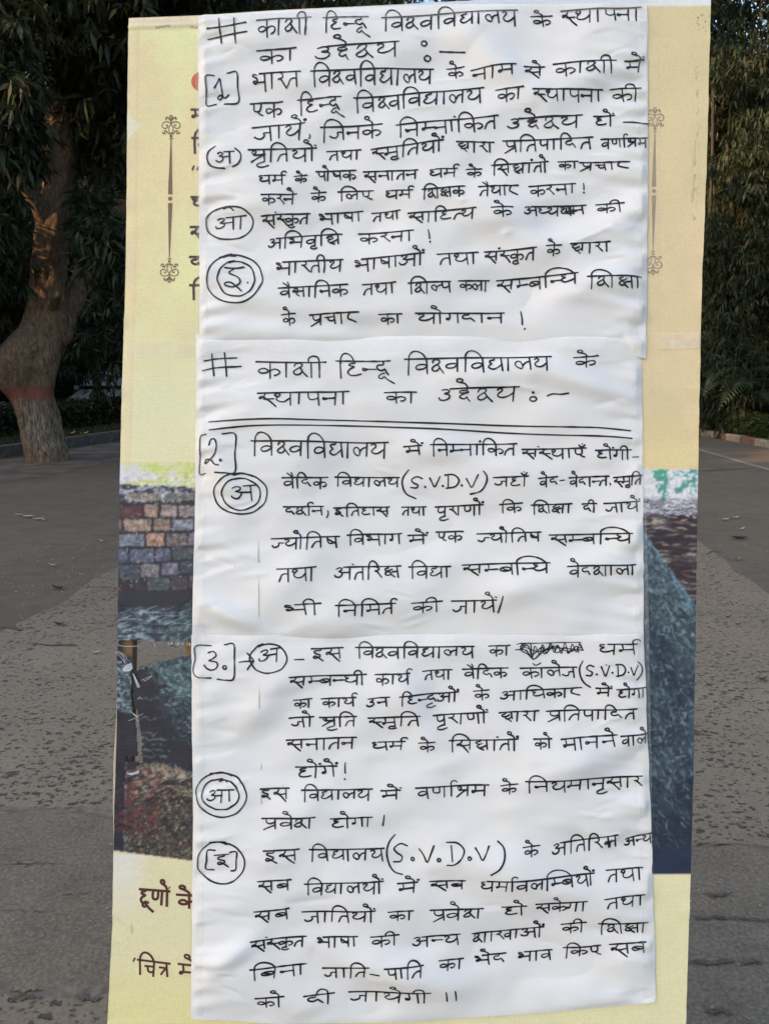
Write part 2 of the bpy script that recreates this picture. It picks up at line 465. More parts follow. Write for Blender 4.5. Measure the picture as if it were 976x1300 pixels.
def halo(pts, d0, d1, z, seed):
    r_ = random.Random(seed); V = []; F = []
    for i, p in enumerate(pts):
        V += [(p.x, p.y + d0 * r_.uniform(.2, 1.5), z), (p.x, p.y - d1 * r_.uniform(.2, 1.5), z)]
        if i: b = 2 * i; F.append((b - 2, b, b + 1, b - 1))
    tag(build('dusty_edge', V, F, M['mid']), kind='structure')
halo(up, .11, .05, .003, 1); halo(dn, .02, .03, .0032, 2); halo(dn2, .03, .02, .0032, 3)
# kerbs, block by block
kerb_r = tag(empty('kerb', tuple(kr1)), kind='structure')
ang = math.atan2(kdir.y, kdir.x)
out = Vector((kdir.y, -kdir.x, 0))                        # away from the road
if out.x < 0: out = -out
L = 0.62
for i in range(-6, 42):
    p = kdir * (i * L + .31) + out * .09
    mb = MB().box((p.x, p.y, .045), (L - .012, .18, .19), .018, Matrix.Rotation(ang + random.uniform(-.01, .01), 4, 'Z'))
    o = mb.build('kerb_block', M['kerb_red'] if i % 2 else M['kerb_white'], kerb_r)
kerb_l = tag(empty('kerb', tuple(kl1)), kind='structure')
angl = math.atan2(ldir.y, ldir.x)
outl = Vector((-ldir.y, ldir.x, 0))
if outl.x > 0: outl = -outl
for i in range(-2, 26):
    L2 = .9
    p = ldir * (i * L2 + .3) + outl * .1
    MB().box((p.x, p.y, .08), (L2 - .015, .2, .26), .02, Matrix.Rotation(angl, 4, 'Z')).build('kerb_block', M['kerb'], kerb_l)
# soil banks behind the kerbs
def bank(name, p0, d, o_, t0, t1, h, w, mat):
    n = 60; v = []; f = []
    for i in range(n + 1):
        t = t0 + (t1 - t0) * i / n
        for j, (q, hh) in enumerate(((.2, -.02), (.28, h * .8), (1.2, h), (w * .5, h), (w, h * 1.1))):
            b = p0 + d * t + o_ * q
            v.append((b.x + random.uniform(-.02, .02), b.y, hh + random.uniform(-.02, .02) * (j > 1)))
        if i:
            for j in range(4): f.append(((i - 1) * 5 + j, (i - 1) * 5 + j + 1, i * 5 + j + 1, i * 5 + j))
    return tag(build(name, v, f, mat, smooth=True), kind='structure')
bank('verge', kr1, kdir, out, -20, 40, .12, 30, M['soil'])
bank('verge', kl1, ldir, outl, -2, 40, .26, 30, M['soil'])

# ------------------------------------------------------------------ foliage
HOLES = []    # (point, radius): gaps in the leaves that let the low sun through to the big trunk
def punch(pts, L=.25):
    """True for leaf clusters that stay"""
    keep = np.ones(len(pts), bool)
    s = np.array(SUN)
    for c, r in HOLES:
        d = pts - np.array(c); t = d @ s
        q = np.linalg.norm(d - t[:, None] * s, axis=1)
        keep &= ~((q < r + L) & (t > 0.1))
    return keep
def leaves(name, centers, parent, mat, L, per=7, droop=.35, wr=.27, seed=0, spread=1.0, tint_bias=0.0):
    rng = np.random.default_rng(seed)
    centers = np.asarray(centers)
    centers = centers[punch(centers, L * .8)]
    n = len(centers)
    ct = np.clip(rng.normal(.45 + tint_bias, .2, n), 0, .93)
    C_ = np.repeat(centers, per, axis=0); N = len(C_)
    az = rng.uniform(0, 2 * np.pi, N); el = rng.uniform(-1.0, .55, N) - droop
    d = np.stack([np.cos(az) * np.cos(el), np.sin(az) * np.cos(el), np.sin(el)], 1)
    side = np.cross(d, np.array([0, 0, 1.0])); side /= np.linalg.norm(side, axis=1)[:, None] + 1e-6
    roll = rng.uniform(-.9, .9, N)[:, None]
    nrm = np.cross(side, d)
    side = side * np.cos(roll) + nrm * np.sin(roll)
    nrm = np.cross(side, d)
    Ls = (L * rng.uniform(.6, 1.25, N))[:, None]
    base = C_ + d * Ls * .12 * spread + rng.normal(0, L * .12, (N, 3))
    w = Ls * wr * .5
    mid = base + d * Ls * .5
    tip = base + d * Ls + np.array([0, 0, -1.0]) * Ls * .22
    V = np.stack([base, mid + side * w - nrm * w * .35, tip, mid - side * w - nrm * w * .35], 1).reshape(-1, 3)
    F = np.arange(N * 4).reshape(-1, 4)
    o = build_np(name, V, F, mat, parent)
    tint = np.clip(np.repeat(ct, per) + rng.normal(0, .1, N), 0, .95)
    yel = rng.random(N) < .012
    tint[yel] = rng.uniform(.96, 1.0, yel.sum())
    a = o.data.attributes.new('tint', 'FLOAT', 'FACE'); a.data.foreach_set('value', tint.astype(np.float32))
    return o
def blob_points(rng, blobs, density):
    out = []
    for (x, y, z, rx, ry, rz) in blobs:
        n = int(density * rx * ry * rz * 4.2)
        u = rng.normal(size=(n, 3)); u /= np.linalg.norm(u, axis=1)[:, None]
        r = rng.random(n) ** .45
        out.append(u * r[:, None] * np.array([rx, ry, rz]) + np.array([x, y, z]))
    return np.concatenate(out)
def limb_path(a, b, sag=.3, n=6):
    a, b = Vector(a), Vector(b); pts = []
    for i in range(n + 1):
        t = i / n; p = a.lerp(b, t); p += Vector((random.uniform(-.12, .12), random.uniform(-.12, .12), sag * math.sin(math.pi * t)))
        pts.append(p)
    pts[0] = a; return pts
def make_tree(label, x, y, h, r, cz, crx, crh, nb, dens, L, seed, name='shade_tree', group=None, mat='leaf', tint=0.0, lean=0.0, per=7):
    rng = np.random.default_rng(seed); random.seed(seed)
    root = empty(name, (x, y, 0)); tag(root, label, 'tree', group)
    mb = MB()
    n = 9
    top = cz + crh * .2
    pts = [Vector((lean * (i / n) ** 1.5 + random.uniform(-.05, .05), random.uniform(-.05, .05), -.1 + top * i / n)) for i in range(n + 1)]
    mb.tube(pts, [r * (1.35 if i == 0 else 1) * (1 - .55 * i / n) for i in range(n + 1)], 12, .07)
    mb.build('trunk', M['dark_bark'], root, True)
    blobs = []
    for k in range(nb):
        a = rng.uniform(0, 6.28); q = crx * math.sqrt(rng.random()) * .8
        zz = cz + rng.uniform(-.5, .5) * crh
        s = crx * rng.uniform(.28, .5)
        blobs.append((lean + math.cos(a) * q, math.sin(a) * q, zz, s, s, s * .8))
    lb = MB()
    for b in blobs[:9]:
        st = pts[random.randint(n // 2, n)]
        lp = limb_path(st, (b[0], b[1], b[2]))
        lb.tube(lp, [r * .42 * (1 - .8 * i / 6) for i in range(7)], 7, .05)
    lb.build('limbs', M['dark_bark'], root, True)
    pts_ = blob_points(rng, blobs, dens)
    pts_ = pts_[pts_[:, 2] > .25]
    o = pts_ + np.array([x, y, 0]); keep = punch(o)
    leaves('crown', pts_[keep], root, M[mat], L, per, seed=seed, tint_bias=tint) if False else _crown(pts_[keep], root, mat, L, per, seed, tint)
    return root
def _crown(pts, root, mat, L, per, seed, tint):
    global HOLES
    h = HOLES; HOLES = []
    o = leaves('crown', pts, root, M[mat], L, per, seed=seed, tint_bias=tint)
    HOLES = h; return o

# gaps that let the sun reach the big trunk and a tuft of verge grass
TY = G(60, 585).y
for (px, py, r) in ((67, 236, .13), (64, 250, .07), (64, 272, .13), (66, 262, .07), (70, 136, .12), (52, 345, .14), (56, 352, .08), (42, 372, .07)):
    HOLES.append((P(px, py, TY - .3), r))
HOLES.append((P(14, 558, TY + 3.6), .35))
HOLES.append((P(35, 118, TY - 1.2), .28))

# the big leaning trunk left of the banner -------------------------------
random.seed(5)
big = empty('shade_tree', tuple(G(59, 585)))
tag(big, 'big leaning tree with knotted trunk and worn red and white paint left of the banner', 'tree')
o0 = G(59, 585)
prof = [(592, 59, 31), (583, 59, 27), (570, 57, 26.5), (550, 52, 25.5), (530, 48, 25), (510, 42, 25.5), (497, 38, 28), (482, 35.5, 34), (468, 36, 37), (455, 38, 37.5), (443, 42, 34),
        (430, 48, 29.5), (415, 54, 24.5), (395, 58, 21.5), (370, 61, 20), (345, 63.5, 21), (320, 65, 20.5), (295, 67, 20.5), (260, 69.5, 20), (230, 72, 20), (200, 75, 20), (165, 76, 18),
        (130, 77, 15), (95, 78, 12), (60, 78, 10), (20, 80, 9), (-30, 83, 8), (-100, 88, 7), (-180, 95, 5)]
PXM = TY / FPX * 1.0
# resample profile densely
pr = []
for i in range(len(prof) - 1):
    a, b = prof[i], prof[i + 1]
    k = max(2, int(abs(a[0] - b[0]) / 5))
    for q in range(k):
        t = q / k; pr.append(tuple(a[j] + (b[j] - a[j]) * t for j in range(3)))
pr.append(prof[-1])
NS = 56
V = []; F = []
for i, (vy, vx, hw) in enumerate(pr):
    c = P(vx, vy, TY + .0) - o0
    r0 = hw * PXM
    for k in range(NS):
        th = 2 * math.pi * k / NS
        cx, sx = math.cos(th), math.sin(th)
        zc = c.z
        lob = .07 * math.sin(3 * th + zc * 1.1) + .05 * math.sin(5 * th - zc * 1.7)
        nz = float(fbm(th * 3.2 + 20 * (1 if k < NS else 0), zc * 1.6, 4, 3)) - .5
        nz2 = float(fbm(math.cos(th) * 2 + 9, math.sin(th) * 2 + zc * 3.0, 3, 9)) - .5
        seam = .16 * max(0, 1 - abs(nz2) * 14) * -.35
        r = r0 * (1 + lob + .16 * nz2 + seam)
        # burl with pruned-limb scars at the fork
        fx = (-sx)
        for (bz, bth, amp, sg) in ((1.78, -1.15, .20, .24), (1.55, -2.3, .17, .28), (1.95, -1.9, .14, .2), (2.2, -.4, .12, .25), (1.3, -2.7, .10, .2)):
            dth = (th - (bth % (2 * math.pi)) + math.pi) % (2 * math.pi) - math.pi
            r += amp * math.exp(-((zc - bz) / sg) ** 2 - (dth / .55) ** 2) * .8
        for (bz, bth, amp, sg) in ((1.72, -1.05, .16, .07), (1.9, -1.45, .10, .10), (3.02, -1.3, .10, .12)):
            dth = (th - (bth % (2 * math.pi)) + math.pi) % (2 * math.pi) - math.pi
            r -= amp * math.exp(-((zc - bz) / sg) ** 2 - (dth / .22) ** 2)
        V.append((c.x + cx * r, c.y + sx * r * .9, zc))
for i in range(len(pr) - 1):
    for k in range(NS):
        j = (k + 1) % NS
        F.append((i * NS + k, i * NS + j, (i + 1) * NS + j, (i + 1) * NS + k))
build('trunk', V, F, M['bark'], big, True)
def limb(pxs, r0, r1, yoff=0, n=9):
    pts = [P(a, b, TY + yoff * i / len(pxs)) - o0 for i, (a, b) in enumerate(pxs)]
    q = []
    for i in range(len(pts) - 1):
        for k in range(4): q.append(pts[i].lerp(pts[i + 1], k / 4) + Vector((random.uniform(-.03, .03), 0, random.uniform(-.03, .03))))
    q.append(pts[-1])
    mb = MB().tube(q, [r0 + (r1 - r0) * i / (len(q) - 1) for i in range(len(q))], n + 5, .06)
    return mb.build('limb', M['bark'], big, True)
limb([(40, 470), (18, 462), (0, 458), (-25, 440), (-60, 400), (-90, 340)], .30, .16, -1.0)
limb([(72, 430), (84, 395), (98, 368), (112, 345), (132, 310), (160, 250), (200, 160)], .22, .08, 1.5)
limb([(70, 300), (40, 250), (20, 200), (0, 120), (-20, 40)], .13, .06, -1.5)
limb([(78, 180), (95, 120), (130, 60), (180, 0), (240, -60)], .13, .06, .5)
limb([(66, 395), (70, 380), (74, 372)], .1, .05, -1.5)
# its leaves: masses described by where they hang (photo x, photo y, depth, radius m)
rng = np.random.default_rng(2)
bl = []
for (px, py, Y, r, n_) in ((-20, 60, 11.2, .7, 160), (20, 20, 13.8, .8, 180), (125, 40, 13.4, .9, 240), (0, 150, 11, .6, 160), (28, 108, 10.8, .3, 22), (108, 80, 12.9, .4, 70), (8, 185, 11, .5, 90), 
                     (-8, 262, 11.8, .5, 110), (-8, 330, 12.6, .55, 130), (8, 385, 14, .5, 110), (24, 330, 14.5, .6, 120), (122, 290, 12.6, .4, 80), (135, 310, 12, .45, 90), (118, 262, 13, .3, 50), (150, 330, 12.4, .5, 90),
                     (150, 120, 13.5, 1.2, 320), (120, 170, 14, .9, 150), (-170, 100, 12, 2.0, 700), (-150, 300, 12.5, 1.5, 350), (180, -40, 12.5, 1.6, 500), (90, -90, 12.5, 1.8, 600), (-20, -110, 12, 2, 600), (260, -30, 13, 1.3, 320), (60, -30, 13.2, .6, 100)):
    c = P(px, py, Y) - o0
    u = rng.normal(size=(n_, 3)); u /= np.linalg.norm(u, axis=1)[:, None]
    bl.append(u * (rng.random(n_) ** .5)[:, None] * r + np.array(c))
bp = np.concatenate(bl)
keep = punch(bp + np.array(o0), .10)
_crown(bp[keep], big, 'leaf', .23, 8, 21, .05)

# other avenue trees -------------------------------------------------------
TG = 'trees along the avenue'
tree_specs = [
    # px, Y, trunk r, crown centre z, crown radius, crown height, blobs, density, leaf, tint, label
    (-60, 21, .22, 4.6, 4.6, 6.5, 26, 13, .26, 0, 'dark leafy tree filling the left edge behind the big trunk'),
    (128, 22.5, .13, 5.4, 4.2, 6.8, 26, 14, .26, .02, 'slim dark tree right behind the parked car, left of the banner'),
    (262, 27, .3, 7.2, 5.0, 9, 26, 9, .3, -.05, 'tree crown just visible above the top left corner of the banner'),
    (560, 34, .3, 8.4, 5.5, 9, 22, 6, .34, -.05, 'tree crown peeping over the middle of the banner'),
    (800, 30, .3, 7.6, 5.2, 10, 26, 8, .32, -.05, 'tall tree behind the top right corner of the banner'),
    (1012, 20.5, .2, 5.8, 3.6, 6.8, 34, 30, .18, 0, 'leafy tree with drooping foliage right of the banner, its trunk hidden in creeper'),
    (1060, 19, .3, 5.2, 3.6, 7.4, 32, 30, .18, 0, 'dense green tree cut off by the right edge of the picture'),
    (985, 25, .25, 7.2, 4.8, 11, 32, 12, .3, -.08, 'dark tall tree behind the leafy trees on the right'),
]
for i, (px, Y, r, cz, crx, crh, nb, dens, L, ti, lab) in enumerate(tree_specs):
    x = (px - 488) / FPX * Y
    make_tree(lab, x, Y, cz + crh, r, cz, crx, crh, nb, dens * .55, L, 40 + i, group=TG, tint=ti, mat='leaf')
# crowns that meet over the carriageway and shade it
for i, (px, Y, dx, cz, crx, crh, lab) in enumerate(((174, 22.5, 3.2, 10.6, 4.4, 3.2, 'tall avenue tree rising behind the left banner edge, its crown over the road'),
                                       (250, 31, 4.0, 13.0, 5.2, 4.0, 'distant avenue tree behind the left part of the banner'),
                                       (866, 23, -3.4, 10.8, 4.4, 3.2, 'avenue tree behind the right banner edge whose high crown spreads over the road'),
                                       (800, 31, -3.6, 13.2, 5.2, 4.0, 'distant avenue tree behind the right part of the banner'))):
    make_tree(lab, (px - 488) / FPX * Y, Y, cz, .19, cz, crx, crh, 18, 5.0, .34, 140 + i, group=TG, tint=-.08, lean=dx)
# weeping leafy climber mass on the right, nearer
rng = np.random.default_rng(77)
cl = empty('creeper', tuple(P(935, 545, 19.0)))
cl.location.z = .1
tag(cl, 'creeper of narrow leaves hanging down between the hedge and the tree crowns on the right', 'plant')
b0 = np.array(cl.location)
pp = []
for k in range(84):
    px = rng.uniform(890, 1040); py = rng.uniform(60, 525); Y = rng.uniform(17.5, 20)
    n_ = 46 if py < 260 else 78
    r = rng.uniform(.25, .6)
    u = rng.normal(size=(n_, 3)); u /= np.linalg.norm(u, axis=1)[:, None]
    pp.append(u * (rng.random(n_) ** .5)[:, None] * np.array([r, r, r * 1.5]) + np.array(P(px, py, Y)) - b0)
h_ = HOLES; HOLES = []
leaves('foliage', np.concatenate(pp), cl, M['leaf'], .17, 8, droop=.6, wr=.24, seed=5, tint_bias=.0)
mb = MB()
for k in range(9):
    px = rng.uniform(888, 1010); Y = rng.uniform(18.4, 20)
    a = P(px, 545, Y); a.z = .1
    b = P(px + rng.uniform(-20, 20), rng.uniform(60, 300), Y)
    base = Vector(b0)
    MB().tube([q - base for q in limb_path(a, b, 0, 8)], rng.uniform(.02, .05), 5).build('stem', M['dark_bark'], cl, True)

# a wood closing the view all round the avenue (too far and dense to count)
rng = np.random.default_rng(31)
pp = []
def wood_seg(x0, y0, x1, y1, h, n, th=3.5):
    t = rng.random(n); 
    x = x0 + (x1 - x0) * t; y = y0 + (y1 - y0) * t
    hh = h * (.75 + .35 * vnoise(t * 9, t * 0 + x0, 4))
    z = rng.random(n) ** .85 * hh
    pp.append(np.stack([x + rng.normal(0, th * .5, n), y + rng.normal(0, th * .5, n), z], 1))
wood_seg(-30, -22, -26, 30, 15, 9000)  # unseen left stretch, added tall and dense to block the low sun
wood_seg(-26, 30, -14, 46, 16, 5200)
wood_seg(-14, 46, 20, 48, 15.5, 7000)
wood_seg(20, 48, 26, 26, 16, 5200)
wood_seg(26, 26, 28, -8, 15, 4200)
HOLES = h_
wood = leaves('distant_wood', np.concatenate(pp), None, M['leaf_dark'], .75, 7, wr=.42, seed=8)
tag(wood, 'dark leafy wood closing the view, its unseen left side added to block the sun', 'wood', kind='stuff')
# understorey between the kerbs and the wood
pp = []
def under(p0, d, o_, t0, t1, q0, q1, h, n):
    t = rng.uniform(t0, t1, n); q = rng.uniform(q0, q1, n)
    base = np.array(p0)[None, :] + np.array(d)[None, :] * t[:, None] + np.array(o_)[None, :] * q[:, None]
    hh = h * (.5 + .8 * vnoise(t * .5, q * .4, 3))
    base[:, 2] = .2 + rng.random(n) * hh
    pp.append(base)
under(kl1, ldir, outl, -6, 26, 6, 12, 3.2, 5500)
under(kr1, kdir, out, -8, 26, 3, 8, 3.0, 5500)
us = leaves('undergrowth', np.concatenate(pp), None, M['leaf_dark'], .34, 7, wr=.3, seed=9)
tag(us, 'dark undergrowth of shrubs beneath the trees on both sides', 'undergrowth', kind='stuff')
HOLES = []

# hedges --------------------------------------------------------------------
def hedge(label, p0, d, o_, t0, t1, q, w, z0, h, dens, L, seed, mat='hedge_leaf', tint=0):
    rng = np.random.default_rng(seed)
    root = empty('hedge', (p0[0] + d[0] * t0 + o_[0] * q, p0[1] + d[1] * t0 + o_[1] * q, z0))
    tag(root, label, 'hedge')
    ln = t1 - t0; n = int(dens * ln * (w + 2 * h))
    t = rng.uniform(0, ln, n); s = rng.uniform(-w / 2, w / 2, n)
    f = rng.random(n)
    hh = h * (.93 + .14 * vnoise(t * 1.5, t * 0, seed))
    z = np.where(f < .45, hh + rng.normal(0, .03, n), rng.random(n) * hh)
    s = np.where(f < .45, s, np.where(f < .85, -w / 2 + rng.normal(0, .04, n), s))
    P_ = np.array(d)[None, :] * t[:, None] + np.array(o_)[None, :] * s[:, None]; P_[:, 2] = z
    leaves('foliage', P_, root, M[mat], L, 7, droop=-.2, wr=.5, seed=seed, tint_bias=tint)
    mb = MB()
    k = 0.2
    while k < ln:
        b = Vector(d) * k; b.z = 0
        mb.tube([b, b + Vector((random.uniform(-.1, .1), 0, h * .8))], [.02, .008], 5); k += .35
    mb.build('stems', M['dark_bark'], root)['kind'] = 'stuff'
    return root
hedge('low clipped green hedge along the red and white kerb on the right', kr1, kdir, out, -.0, 12, .55, .7, .1, .42, 230, .085, 3)
hedge('low dark hedge behind the grey kerb on the left, in front of the parked car', kl1, ldir, outl, -1.5, 14, 1.6, 1.0, .24, .50, 150, .11, 4, 'leaf', .12)

# cycads on the right --------------------------------------------------------
def cycad(label, x, y, z, n, L, seed, up_=.7, h=.5):
    rng = np.random.default_rng(seed)
    root = empty('palm', (x, y, .1)); tag(root, label, 'palm', 'feathery palms behind the low hedge')
    MB().tube([(0, 0, -.1), (.03, 0, h * .5), (0, .02, h)], [.16, .14, .12], 10, .12).build('trunk', M['dark_bark'], root)
    for i in range(n):
        a = 2 * math.pi * i / n + rng.uniform(-.2, .2); e = up_ * rng.uniform(.45, 1.25)
        d = Vector((math.cos(a), math.sin(a), 0)); sd = Vector((-d.y, d.x, 0))
        V = []; F = []
        N = 22; Lf = L * rng.uniform(.8, 1.15)
        def pos(t): return d * (Lf * t * math.cos(e * (1 - t * .7))) + Vector((0, 0, h + Lf * (math.sin(e) * t - .75 * t * t * t)))
        for k in range(N):
            t = k / (N - 1); p = pos(t); q = pos(min(1, t + .02)) - pos(max(0, t - .02)); q.normalize()
            nn = sd.cross(q)
            w = .006 * (1 - t) + .003
            V += [p + sd * w, p - sd * w, p + nn * w]
            if k:
                for j in range(3):
                    j2 = (j + 1) % 3
                    F.append(((k - 1) * 3 + j, (k - 1) * 3 + j2, k * 3 + j2, k * 3 + j))
        for k in range(2, 34):
            t = k / 34; p = pos(t); q = (pos(min(1, t + .02)) - pos(t - .02)).normalized()
            ll = Lf * .26 * math.sin(math.pi * min(1, t * .9 + .12)) + .03
            for s_ in (-1, 1):
                dv = (sd * s_ * .85 + q * .5 + Vector((0, 0, -.12))).normalized()
                b = len(V); wv = q * .013
                V += [p - wv, p + wv, p + dv * ll * .6 + wv * .8 + Vector((0, 0, -.01)), p + dv * ll + Vector((0, 0, -.06 * ll)), p + dv * ll * .6 - wv * .8]
                F += [(b, b + 1, b + 2, b + 4), (b + 2, b + 3, b + 4)]
        o = build('frond', V, F, M['frond'], root)
        at = o.data.attributes.new('tint', 'FLOAT', 'FACE'); at.data.foreach_set('value', [rng.uniform(.2, .9)] * len(F))
c1 = P(918, 520, 19.4); c2 = P(960, 520, 19.2); c3 = P(1010, 520, 18.4)
cycad('feathery dark palm beside the banner edge, behind the hedge', c1.x, c1.y - 1.0, 0, 19, 1.7, 1, 1.15, .7)
cycad('taller feathery palm behind the right end of the hedge', c2.x, c2.y - 1.1, 0, 20, 1.9, 2, 1.2, .9)
cycad('feathery palm cut off by the right edge of the picture', c3.x, c3.y, 0, 15, 1.7, 3, 1.0, .6)

# grass tufts on the left verge -----------------------------------------------
rng = np.random.default_rng(5)
n = 5200
t = rng.uniform(-9, 16, n); q = rng.uniform(.25, 1.3, n)
base = np.array(kl1)[None] + np.array(ldir)[None] * t[:, None] + np.array(outl)[None] * q[:, None]
base[:, 2] = .2
a = rng.uniform(0, 6.28, n); h = rng.uniform(.05, .16, n)
side = np.stack([np.cos(a), np.sin(a), np.zeros(n)], 1) * .008
tip = base + np.stack([rng.normal(0, .03, n), rng.normal(0, .03, n), h], 1)
V = np.stack([base - side, base + side, tip + side * .3, tip - side * .3], 1).reshape(-1, 3)
gr = build_np('grass', V, np.arange(n * 4).reshape(-1, 4), M['grass'])
at = gr.data.attributes.new('tint', 'FLOAT', 'FACE'); at.data.foreach_set('value', rng.random(n).astype(np.float32))
tag(gr, 'short grass on the left verge', 'grass', kind='stuff')

# parked car deep in the shade ---------------------------------------------------
cy = 24.0; cp = P(119, 530, cy)
car = empty('parked_car', (cp.x, cy, 0.02)); tag(car, 'white car parked nose-on in the shade behind the left hedge', 'car')
def loft(sections, name, mat, parent):
    V = []; F = []; n = len(sections[0])
    for s_ in sections: V += s_
    for i in range(len(sections) - 1):
        for k in range(n - 1): F.append((i * n + k, i * n + k + 1, (i + 1) * n + k + 1, (i + 1) * n + k))
    F.append(tuple(range(n - 1, -1, -1))); F.append(tuple(range((len(sections) - 1) * n, len(sections) * n)))
    return build(name, V, F, mat, parent, False)
def sec(y, w, z0, z1, wt):
    return [(-w * .9, y, z0), (-w, y, z0 + .15), (-w, y, (z0 + z1) / 2 + .1), (-wt, y, z1 - .04), (-wt * .85, y, z1), (wt * .85, y, z1), (wt, y, z1 - .04), (w, y, (z0 + z1) / 2 + .1), (w, y, z0 + .15), (w * .9, y, z0), (-w * .9, y, z0)]
loft([sec(0, .72, .3, .62, .6), sec(.12, .8, .22, .74, .7), sec(1.0, .84, .22, .92, .74), sec(3.6, .84, .22, .98, .74), sec(3.9, .78, .3, .9, .68)], 'body', M['white_paint'], car)
loft([sec(.98, .74, .86, .93, .68), sec(1.6, .7, .86, 1.4, .56), sec(1.9, .7, .86, 1.48, .54), sec(3.0, .7, .86, 1.46, .54), sec(3.6, .74, .86, 1.0, .66)], 'cabin', M['white_paint'], car)
build('windscreen', [(-.62, .99, .95), (.62, .99, .95), (.52, 1.57, 1.38), (-.52, 1.57, 1.38)], [(0, 1, 2, 3)], M['glass'], car)
for s_ in (-1, 1):
    MB().box((s_ * .58, .06, .62), (.28, .14, .13), .03).build('headlight', M['lamp'], car)
    MB().box((s_ * .88, 1.15, .95), (.16, .08, .12), .03).build('mirror', M['white_paint'], car)
    for yy in (.75, 3.1):
        w_ = MB().tube([(s_ * .68, yy, .3), (s_ * .86, yy, .3)], .3, 20).build('wheel', M['rubber'], car)
        MB().tube([(s_ * .861, yy, .3), (s_ * .868, yy, .3)], .17, 14).build('rim', M['lamp'], w_)
MB().box((0, -.01, .42), (1.1, .06, .16), .02).build('grille', M['rubber'], car)
gp = P(147, 500, 26)
pil = empty('gate_pillar', (gp.x, 26, 0)); tag(pil, 'dull red gate pillar in the shade close to the banner edge', 'pillar')
MB().box((0, 0, .7), (.45, .45, 1.4), .02).build('shaft', M['brick_red'], pil)
MB().box((0, 0, 1.46), (.58, .58, .12), .03).build('cap', M['kerb'], pil)

# fallen leaves --------------------------------------------------------------------
def fallen(px, py, L, mat, lab, z=.009, curl=.02, rot=None):
    p = G(px, py, z); a = random.uniform(0, 3.14) if rot is None else rot
    V = []; F = []
    n = 7
    for i in range(n):
        t = i / (n - 1); w = L * .19 * math.sin(math.pi * min(1, t * .93 + .04)) + .0008
        x = L * (t - .5); zz = curl * (2 * t - 1) ** 2
        V += [(x, -w, zz + w * .5), (x, 0, zz), (x, w, zz + w * .5)]
        if i:
            b = 3 * i
            F += [(b - 3, b - 2, b + 1, b), (b - 2, b - 1, b + 2, b + 1)]
    o = build('fallen_leaf', V, F, mat, None, True)
    o.location = p; o.rotation_euler = (0, 0, a)
    return tag(o, lab, 'leaf', 'dry leaves fallen on the road')
FL = [(25, 654, .10, 'pale_leaf', 'leftmost pale dry leaf on the dark asphalt left of the banner'),
      (37, 656.5, .14, 'pale_leaf', 'pale dry leaf second from the left in the row on the dark asphalt'),
      (49, 659.5, .12, 'pale_leaf', 'pale dry leaf in the middle of the row on the left asphalt'),
      (57, 660.5, .08, 'pale_leaf', 'small pale dry leaf at the right end of the row on the left asphalt'),
      (68, 718, .07, 'pale_leaf', 'pale dry leaf alone on the asphalt halfway down the left side'),
      (130, 687, .07, 'pale_leaf', 'pale dry leaf on the asphalt next to the left edge of the banner'),
      (74, 747, .10, 'brown_leaf', 'dark curled leaf on the asphalt just above the worn band on the left'),
      (76, 793, .07, 'brown_leaf', 'dark leaf lying on the worn band on the left'),
      (122, 829, .055, 'pale_leaf', 'pale dry leaf on the worn band beside the torn banner edge'),
      (919, 660, .10, 'pale_leaf', 'pale dry leaf on the asphalt right of the banner'),
      (932, 657.5, .09, 'pale_leaf', 'pale dry leaf farthest away on the right asphalt'),
      (940, 672, .08, 'pale_leaf', 'pale dry leaf above the dark twig-like leaf on the right'),
      (938, 683.5, .16, 'brown_leaf', 'long dark leaf on the asphalt right of the banner'),
      (936, 710, .06, 'dry_leaf', 'tan leaf by the jagged edge of the worn band on the right'),
      (923, 784, .045, 'brown_leaf', 'small dark leaf on the worn band, the left one of two on the right'),
      (936, 793, .045, 'brown_leaf', 'dark leaf on the worn band, the right one of two on the right'),
      (966, 863, .05, 'brown_leaf', 'dark slender leaf on the worn band near the right picture edge')]
for (px, py, L, m_, lab) in FL: fallen(px, py, L, M[m_], lab, rot=random.uniform(-.35, .35))
for px, lab in ((90, 'curled golden dry leaf on the grey kerb beside the big trunk'), (107, 'curled golden dry leaf on the grey kerb, farther from the big trunk')):
    fallen(px, 551.5, .26, M['dry_leaf'], lab, .23, .06, 1.2)
# loose grit on the road
rng = np.random.default_rng(3)
n = 2600
gx = np.where(rng.random(n) < .5, rng.uniform(-3.0, -.45, n), rng.uniform(.5, 3.2, n)); gy = rng.uniform(1.3, 7, n)
s_ = rng.uniform(.002, .006, n) * (1 + .25 * gy * .4)
o6 = np.array([(1, 0, 0), (-.5, .87, 0), (-.5, -.87, 0), (.1, .1, .8)])
V = (np.stack([gx, gy, np.full(n, .006)], 1)[:, None, :] + o6[None] * s_[:, None, None] * rng.uniform(.7, 1.3, (n, 4, 3))).reshape(-1, 3)
b = np.arange(n) * 4
F = np.concatenate([np.stack([b, b + 1, b + 3], 1), np.stack([b + 1, b + 2, b + 3], 1), np.stack([b + 2, b, b + 3], 1)])
M['grit'] = simple('grit_stone', (.26, .24, .21), .85, .3, .5, 3)
tag(build_np('grit', V, F, M['grit']), 'loose grit and tiny stones on the worn road', 'grit', kind='stuff')

